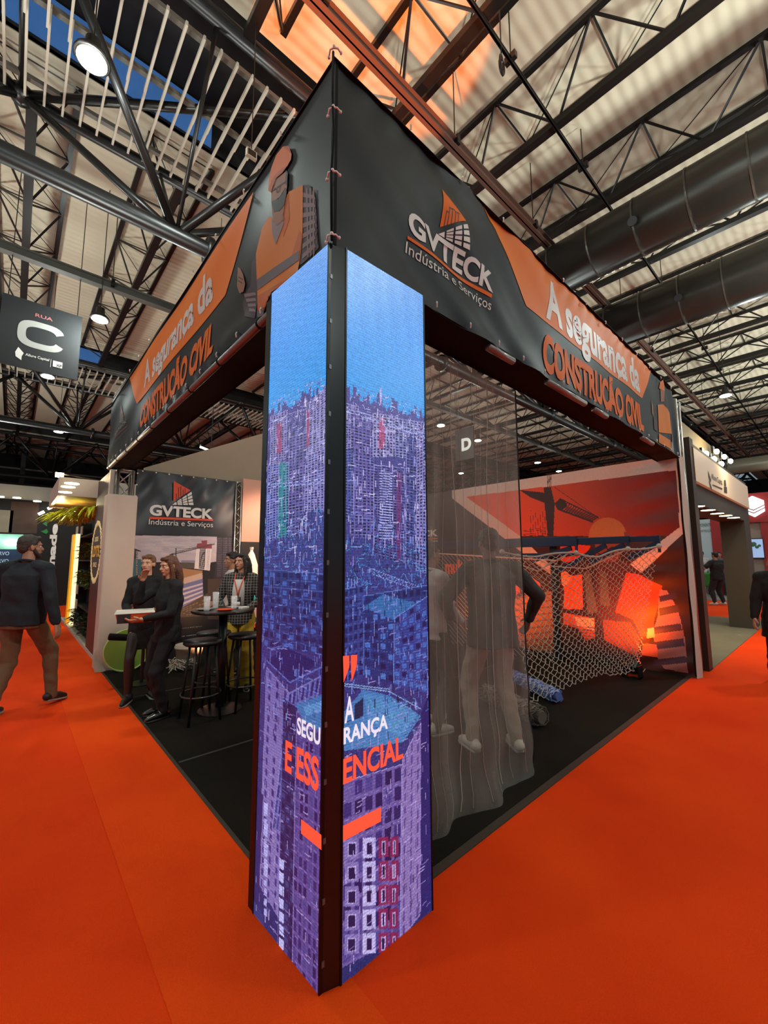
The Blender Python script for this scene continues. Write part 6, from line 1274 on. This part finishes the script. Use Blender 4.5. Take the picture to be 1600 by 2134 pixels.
q = MB(); q.bb((-3.5, 16.98, 0), (w17(76, 0)[0], 17.02, 2.5)); q.build('low_wall', M('low_wall_grey', '4d5350', .6), t)
a, b_ = w17(97, 1192), w17(121, 1092); q = MB(); vs, fs = text_geo('made', .045); hgt = b_[1]-a[1]; wdt = b_[0]-a[0]
q.add([(a[0]+(1-v[1])*wdt, 16.93, a[1]+v[0]*hgt) for v in vs], fs); q.build('vertical_lettering', M('letter_backlit', 'd0ccc2', .5, emit=.35), t)
q = MB(); a, b_ = w17(85, 1108), w17(98, 1092); q.poly([(a[0], 16.93, a[1]), (b_[0], 16.93, a[1]+.1), (b_[0]+.05, 16.93, a[1]), (b_[0], 16.93, a[1]-.08)]); q.poly([(a[0]+.02, 16.93, b_[1]), (a[0]+.12, 16.93, b_[1]+.08), (b_[0], 16.93, b_[1]), (a[0]+.15, 16.93, b_[1]-.09)]); q.build('leaf_emblem', M('leaf_green_sign', '1f7a3a', .5, emit=.15), t)
q = MB()
for px, py in ((2, 1039), (35, 1041), (75, 1048)): x, z = w17(px, py); q.lathe([(.1, 0), (.1, .03)], (x, 15.9, z*.95+.1), 14)
q.build('downlight', _mats['downlight_glow'], t)
q = MB()
for px, py, dx in ((103, 1060, .2), (84, 1071, .2)): x, z = w17(px, py); q.tube([(x-.06, 16.6, z-.05), (x+.08, 16.6, z+.05)], .045, 10)
q.build('spot_lamp', M('spot_glow', 'fff6e8', .4, emit=9), t); q = MB(); x, z = w17(112, 1055); q.tube([(x, 16.6, z+.05), (x+.35, 16.6, z-.2)], .02, 6); q.build('spot_arm', m_steel, t)
cn = thing('glass_counter', 'teal lit glass counter with blue banners at the far left', 'counter', (-2, 15.4, 0))
(x1_, z1_), (x2_, z2_) = w17(-80, 1113), w17(60, 1160); x1_ = -2.6; x2_ = -.75
q = MB(); q.bb((x1_, 15.2, 1.9), (x2_, 15.6, 2.35)); q.build('lit_top', M('teal_glow', '7fb8a8', .3, emit=.5, ecol='7fc0a8'), cn)
q = MB(); q.bb((x1_, 15.19, 1.2), (x2_, 15.6, 1.9)); q.build('blue_front', M('deep_blue', '173a5c', .4, emit=.1), cn); q = MB(); q.bb((x1_, 15.22, 0), (x2_, 15.6, 1.2)); q.build('base', m_bk, cn)
q = MB(); 
for z in (1.72, 1.5): text_on(q, 'OORVO', (-1.45, 15.17, z), (1, 0, 0), (0, 0, 1), (0, 0, .42, .11), .01)
q.build('lettering', M('letter_pale_blue', 'a8c4d8', .5, emit=.4), cn)
q = MB(); q.sph((-1.42, 15.1, 2.2), (.12, .05, .1), 10, 8); q.sph((-1.0, 15.1, 2.1), (.2, .05, .09), 10, 8); q.build('glare_lamp', M('spot_glow', ''), cn)
sp_ = U(124, 990, 1, 9.0); t = thing('arm_spotlight', 'bright warm spotlight on a black arm above the white canopy', 'lamp', tuple(sp_)); q = MB(); q.box(sp_, (.13, .06, .09)); q.build('head', M('warm_glow', 'fff0c8', .4, emit=25, ecol='ffe0a0'), t)
q = MB(); q.tube([sp_+np.array((.06, .02, .03)), U(215, 1003, 1, 8.5), U(215, 1003, 1, 8.5)*np.array((1, 1, 0))+Zv*3.0], .016, 6); q.build('arm', m_steel, t); light('arm_spot_light', 'SPOT', tuple(sp_-np.array((0, .05, .05))), 90, (1, .82, .5), .05, (0, 7.2, 1.8), 110, .6)
t = thing('linear_light', 'thin white linear light seen under the left fascia', 'lamp', tuple(U(440, 940, 1, 9))); q = MB(); q.tube([U(417, 931, 1, 9), U(466, 951, 1, 9)], .03, 8); q.build('tube', M('tube_glow', 'fff8e8', .4, emit=3), t); q = MB(); q.tube([U(417, 931, 1, 9)+Zv*.04, U(466, 951, 1, 9)+Zv*.04], .03, 8); q.tube([U(440, 940, 1, 9)+Zv*.04, U(440, 940, 1, 9)+Zv*6.4], .008, 5); q.build('housing', m_steel, t)
# ------------------------------------------------------------------ neighbours at right
m_olive = M('olive_grey_board', '3b362b', .6); m_brd = M('dark_brown_board', '33251b', .6, vary=.15, bscale=4)
t = thing('portal_stand', 'dark olive portal stand with illuminated white sign right of the mural', 'stand', (9, .1, 0))
q = MB(); q.bb((6.5, .06, 2.42), (12.2, .5, 3.38)); q.build('header', m_olive, t)
q = MB(); q.bb((6.42, .0, 0.0), (6.64, .5, 3.38)); q.build('near_column', m_brd, t)
q = MB(); q.bb((11.4, .06, 0.01), (12.2, .5, 2.42)); q.build('far_column', m_olive, t)
q = MB(); q.bb((6.5, .3, 3.2), (11.0, .36, 3.95)); q.build('upper_board', M('warm_board', '8a7a58', .6), t)
q = MB(); q.bb((6.5, .5, 2.6), (12.2, 5.9, 2.66)); q.build('ceiling_board', m_olive, t)
sg = thing('backlit_sign', 'long white sign board with dark emblem on the portal stand', 'sign', (9, 0, 2.9)); q = MB(); q.bb((6.53, .0, 2.74), (11.9, .055, 3.26)); q.build('board', M('sign_cream', 'cfc2ae', .5, emit=.12, ecol='ffd8a0'), sg)
m_em = M('emblem_dark', '2c2620', .5); O = np.array((0, -.006, 0))
def sgp(x, y): p = U(1400+x/8, 920+y/8, 1, -.006); return p
q = MB(); q.poly([sgp(600, 480), sgp(655, 640), sgp(640, 690), sgp(612, 600)]); q.poly([sgp(612, 640), sgp(650, 720), sgp(675, 835), sgp(640, 770)]); a, b_ = sgp(665, 650), sgp(835, 640)
text_on(q, 'Allure Capital', (a[0], -.006, a[2]), (1, 0, 0), (0, 0, 1), (0, 0, b_[0]-a[0], b_[2]-a[2]), .02); q.poly([sgp(680, 715), sgp(840, 780), sgp(840, 805), sgp(680, 735)]); q.poly([sgp(870, 640), sgp(895, 645), sgp(905, 750), sgp(870, 740)]); q.poly([sgp(868, 750), sgp(915, 760), sgp(920, 865), sgp(872, 850)]); q.build('emblem', m_em, sg)
light('sign_wash', 'AREA', (8.9, -.35, 3.5), 10, (1, .78, .45), .3, (9.2, .0, 3.0), size_y=.3)
DL = [(1452, 1054), (1475, 1062), (1494, 1069), (1512, 1074), (1528, 1078)]
for i, (px, py) in enumerate(DL):
    p = U(px, py, 2, 2.41); tt = thing('downlight', 'round warm downlight under the portal header, number %s from the mural' % ['one', 'two', 'three', 'four', 'five'][i], 'lamp', (p[0], p[1], 2.40), 'downlights under the portal'); x = p[0]
    q = MB(); q.lathe([(.10, -.004), (.10, .012)], (x, p[1], 2.40), 20); q.build('glow', M('downlight_glow', ''), tt); q = MB(); q.lathe([(.115, .0), (.115, .018)], (x, p[1], 2.40), 20); q.build('rim', m_olive, tt)
light('portal_downlights', 'AREA', (9.2, .9, 2.38), 60, (1, .8, .5), .3, (9.2, .8, 0), size_y=4.5)
FS = [(1471, 946, 0), (1488, 957, 0), (1503, 967, 0), (1493, 941, 1), (1509, 952, 1), (1522, 961, 1)]
for i, (px, py, k) in enumerate(FS):
    p = U(px, py, 1, .1 if k == 0 else .16); tt = thing('sign_floodlight', '%s floodlight in the %s row above the white sign' % (['left', 'middle', 'right'][i % 3], ['lower', 'upper'][k]), 'lamp', tuple(p), 'floodlights above the sign')
    q = MB(); q.sph(p, (.075, .045, .055), 12, 8); q.build('glow', M('flood_glow', 'fff6dc', .4, emit=18, ecol='ffeec0'), tt); q = MB(); q.box(p+np.array((.02, .06, .05)), (.16, .04, .14)); q.tube([p+np.array((0, .06, 0)), (p[0], .3, 3.3)], .012, 5); q.build('bracket', m_steel, tt)
light('sign_flood_wash', 'POINT', (9.0, -.1, 3.75), 25, (1, .82, .5), .2)
# far background stand with panels and screens (facing the aisle at x=21)
XF = 21.
fs_ = thing('far_stand', 'far white stand with red pillars and green seats behind the portal', 'stand', (XF, 2, 0))
def rectF(name, mtt, x0, y0, x1, y1, dx=0., parent=None, th=.08, X=XF):
    a, b_ = U(x0, y0, 0, X-dx), U(x1, y1, 0, X-dx); a[1], b_[1] = U(x0, 1160, 0, X-dx)[1], U(x1, 1160, 0, X-dx)[1]; q = MB(); q.bb((X-dx, a[1], max(.06, b_[2])), (X-dx+th, b_[1], a[2])); return q.build(name, mtt, parent)
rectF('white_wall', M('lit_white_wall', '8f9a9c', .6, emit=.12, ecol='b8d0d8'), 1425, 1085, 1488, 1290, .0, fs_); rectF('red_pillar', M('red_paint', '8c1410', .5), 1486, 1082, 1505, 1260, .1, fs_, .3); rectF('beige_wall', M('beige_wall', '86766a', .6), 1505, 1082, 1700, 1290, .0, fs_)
rectF('red_pillar', M('red_paint', ''), 1591, 1080, 1608, 1290, .1, fs_, .3); rectF('red_header', M('red_paint', ''), 1545, 1030, 1720, 1081, .15, fs_)
q = MB(); a, b_ = U(1437, 1099, 0, XF-.02), U(1484, 1092, 0, XF-.02); text_on(q, 'S E COMPONENTES', (XF-.02, a[1], a[2]), (0, -1, 0), (0, 0, 1), (0, 0, a[1]-b_[1], .14), .02); text_on(q, 'PARA CONSTRUÇÃO', (XF-.02, a[1], a[2]-.25), (0, -1, 0), (0, 0, 1), (0, 0, a[1]-b_[1], .14), .02); q.build('wall_lettering', M('lettering_grey', '5f7072', .6), fs_)
tv = thing('wall_screen', 'lit television screen on the beige far wall at right', 'screen', tuple(U(1575, 1145, 0, XF-.2))); rectF('frame', m_bk, 1558, 1122, 1594, 1164, .12, tv, .05); rectF('display', M('tv_blue', '7f93b8', .4, emit=.8, ecol='8ea8d0'), 1560, 1124, 1592, 1162, .14, tv, .03)
q = MB()
for px, py, r in ((1570, 1134, .09), (1577, 1140, .06), (1582, 1137, .05), (1568, 1137, .05)): p = U(px, py, 0, XF-.16); q.sph(p, (.01, r, r), 8, 6)
q.build('display_picture', M('tv_dots', '2c5a3c', .4, emit=.2), tv)
tv = thing('wall_screen', 'narrow visible slice of a lit screen left of the olive column', 'screen', tuple(U(1521, 1145, 0, XF-.2))); rectF('frame', m_bk, 1519, 1123, 1560, 1164, .12, tv, .05); rectF('display', _mats['tv_blue'], 1520, 1125, 1558, 1162, .14, tv, .03)
hx = thing('hexagon_sign', 'bright white hexagon light box with red stripes on the red header', 'sign', tuple(U(1570, 1055, 0, XF-.4))); cF = U(1569, 1055, 0, XF-.35); Rh = abs(U(1569, 1033, 0, XF-.35)[2]-cF[2])
hexp = lambda r, dx: [(cF[0]+dx, cF[1]+r*.86*math.sin(a), cF[2]+r*math.cos(a)) for a in [k*PI/3 for k in range(6)]]
q = MB(); q.slab(hexp(Rh, 0), (.22, 0, 0)); q.build('light_box', M('hex_glow', 'ffffff', .4, emit=2.2, ecol='f4f6ff'), hx)
q = MB(); 
for dz in (-.05, .22): q.poly([(cF[0]-.01, cF[1]+Rh*.7, cF[2]-Rh*dz), (cF[0]-.01, cF[1], cF[2]-Rh*(dz+.38)), (cF[0]-.01, cF[1]-Rh*.8, cF[2]-Rh*(dz-.05)), (cF[0]-.01, cF[1]-Rh*.8, cF[2]-Rh*(dz+.03)), (cF[0]-.01, cF[1], cF[2]-Rh*(dz+.48)), (cF[0]-.01, cF[1]+Rh*.7, cF[2]-Rh*(dz+.1))])
q.poly([(cF[0]-.01, cF[1]+Rh*.7, cF[2]+Rh*.1), (cF[0]-.01, cF[1]+Rh*.55, cF[2]+Rh*.05), (cF[0]-.01, cF[1]+Rh*.55, cF[2]-Rh*.4), (cF[0]-.01, cF[1]+Rh*.7, cF[2]-Rh*.3)])
q.build('red_stripes', M('red_paint', ''), hx)
for i, (px, py) in enumerate(((1468, 1222), (1477, 1216))):
    p = U(px+i*6, py, 0, 18.75+i*.95); c = thing('green_chair', ['front green shell chair on the far platform', 'green shell chair behind the first on the far platform'][i], 'chair', (p[0], p[1], .06), 'green chairs'); x, y = p[0], p[1]
    q = MB(); q.bb((x-.25, y-.25, .50), (x+.25, y+.25, .56)); q.build('seat', M('green_plastic', '1c7a22', .4), c, bevel=.03); q = MB(); q.bb((x-.28, y-.25, .52), (x-.22, y+.25, 1.0)); q.build('backrest', M('green_plastic', ''), c, bevel=.03)
    for dx in (-.2, .2):
        for dy in (-.2, .2): q = MB(); q.tube([(x+dx*.8, y+dy*.8, .5), (x+dx, y+dy, .06)], .015, 6); q.build('leg', m_alu, c)
# dark far structure at right above the stands
q = MB(); q.bb((40, -11, 5.2), (41, 3, 6.4)); o = q.build('far_gallery', M('far_dark', '24221f', .8)); tag(o, 'dark gallery wall far away above the red header', 'gallery')
t = thing('ventilation_duct', 'pale horizontal duct far away at the right edge above the red header', 'duct', (30, -5, 5)); p = U(1590, 965, 0, 30); q = MB(); q.cyl((30, p[1]+1.6, p[2]), (30, p[1]-8, p[2]), .42, 24); q.build('pipe', M('pale_duct', '8d8674', .4, metal=.3), t, smooth=True)
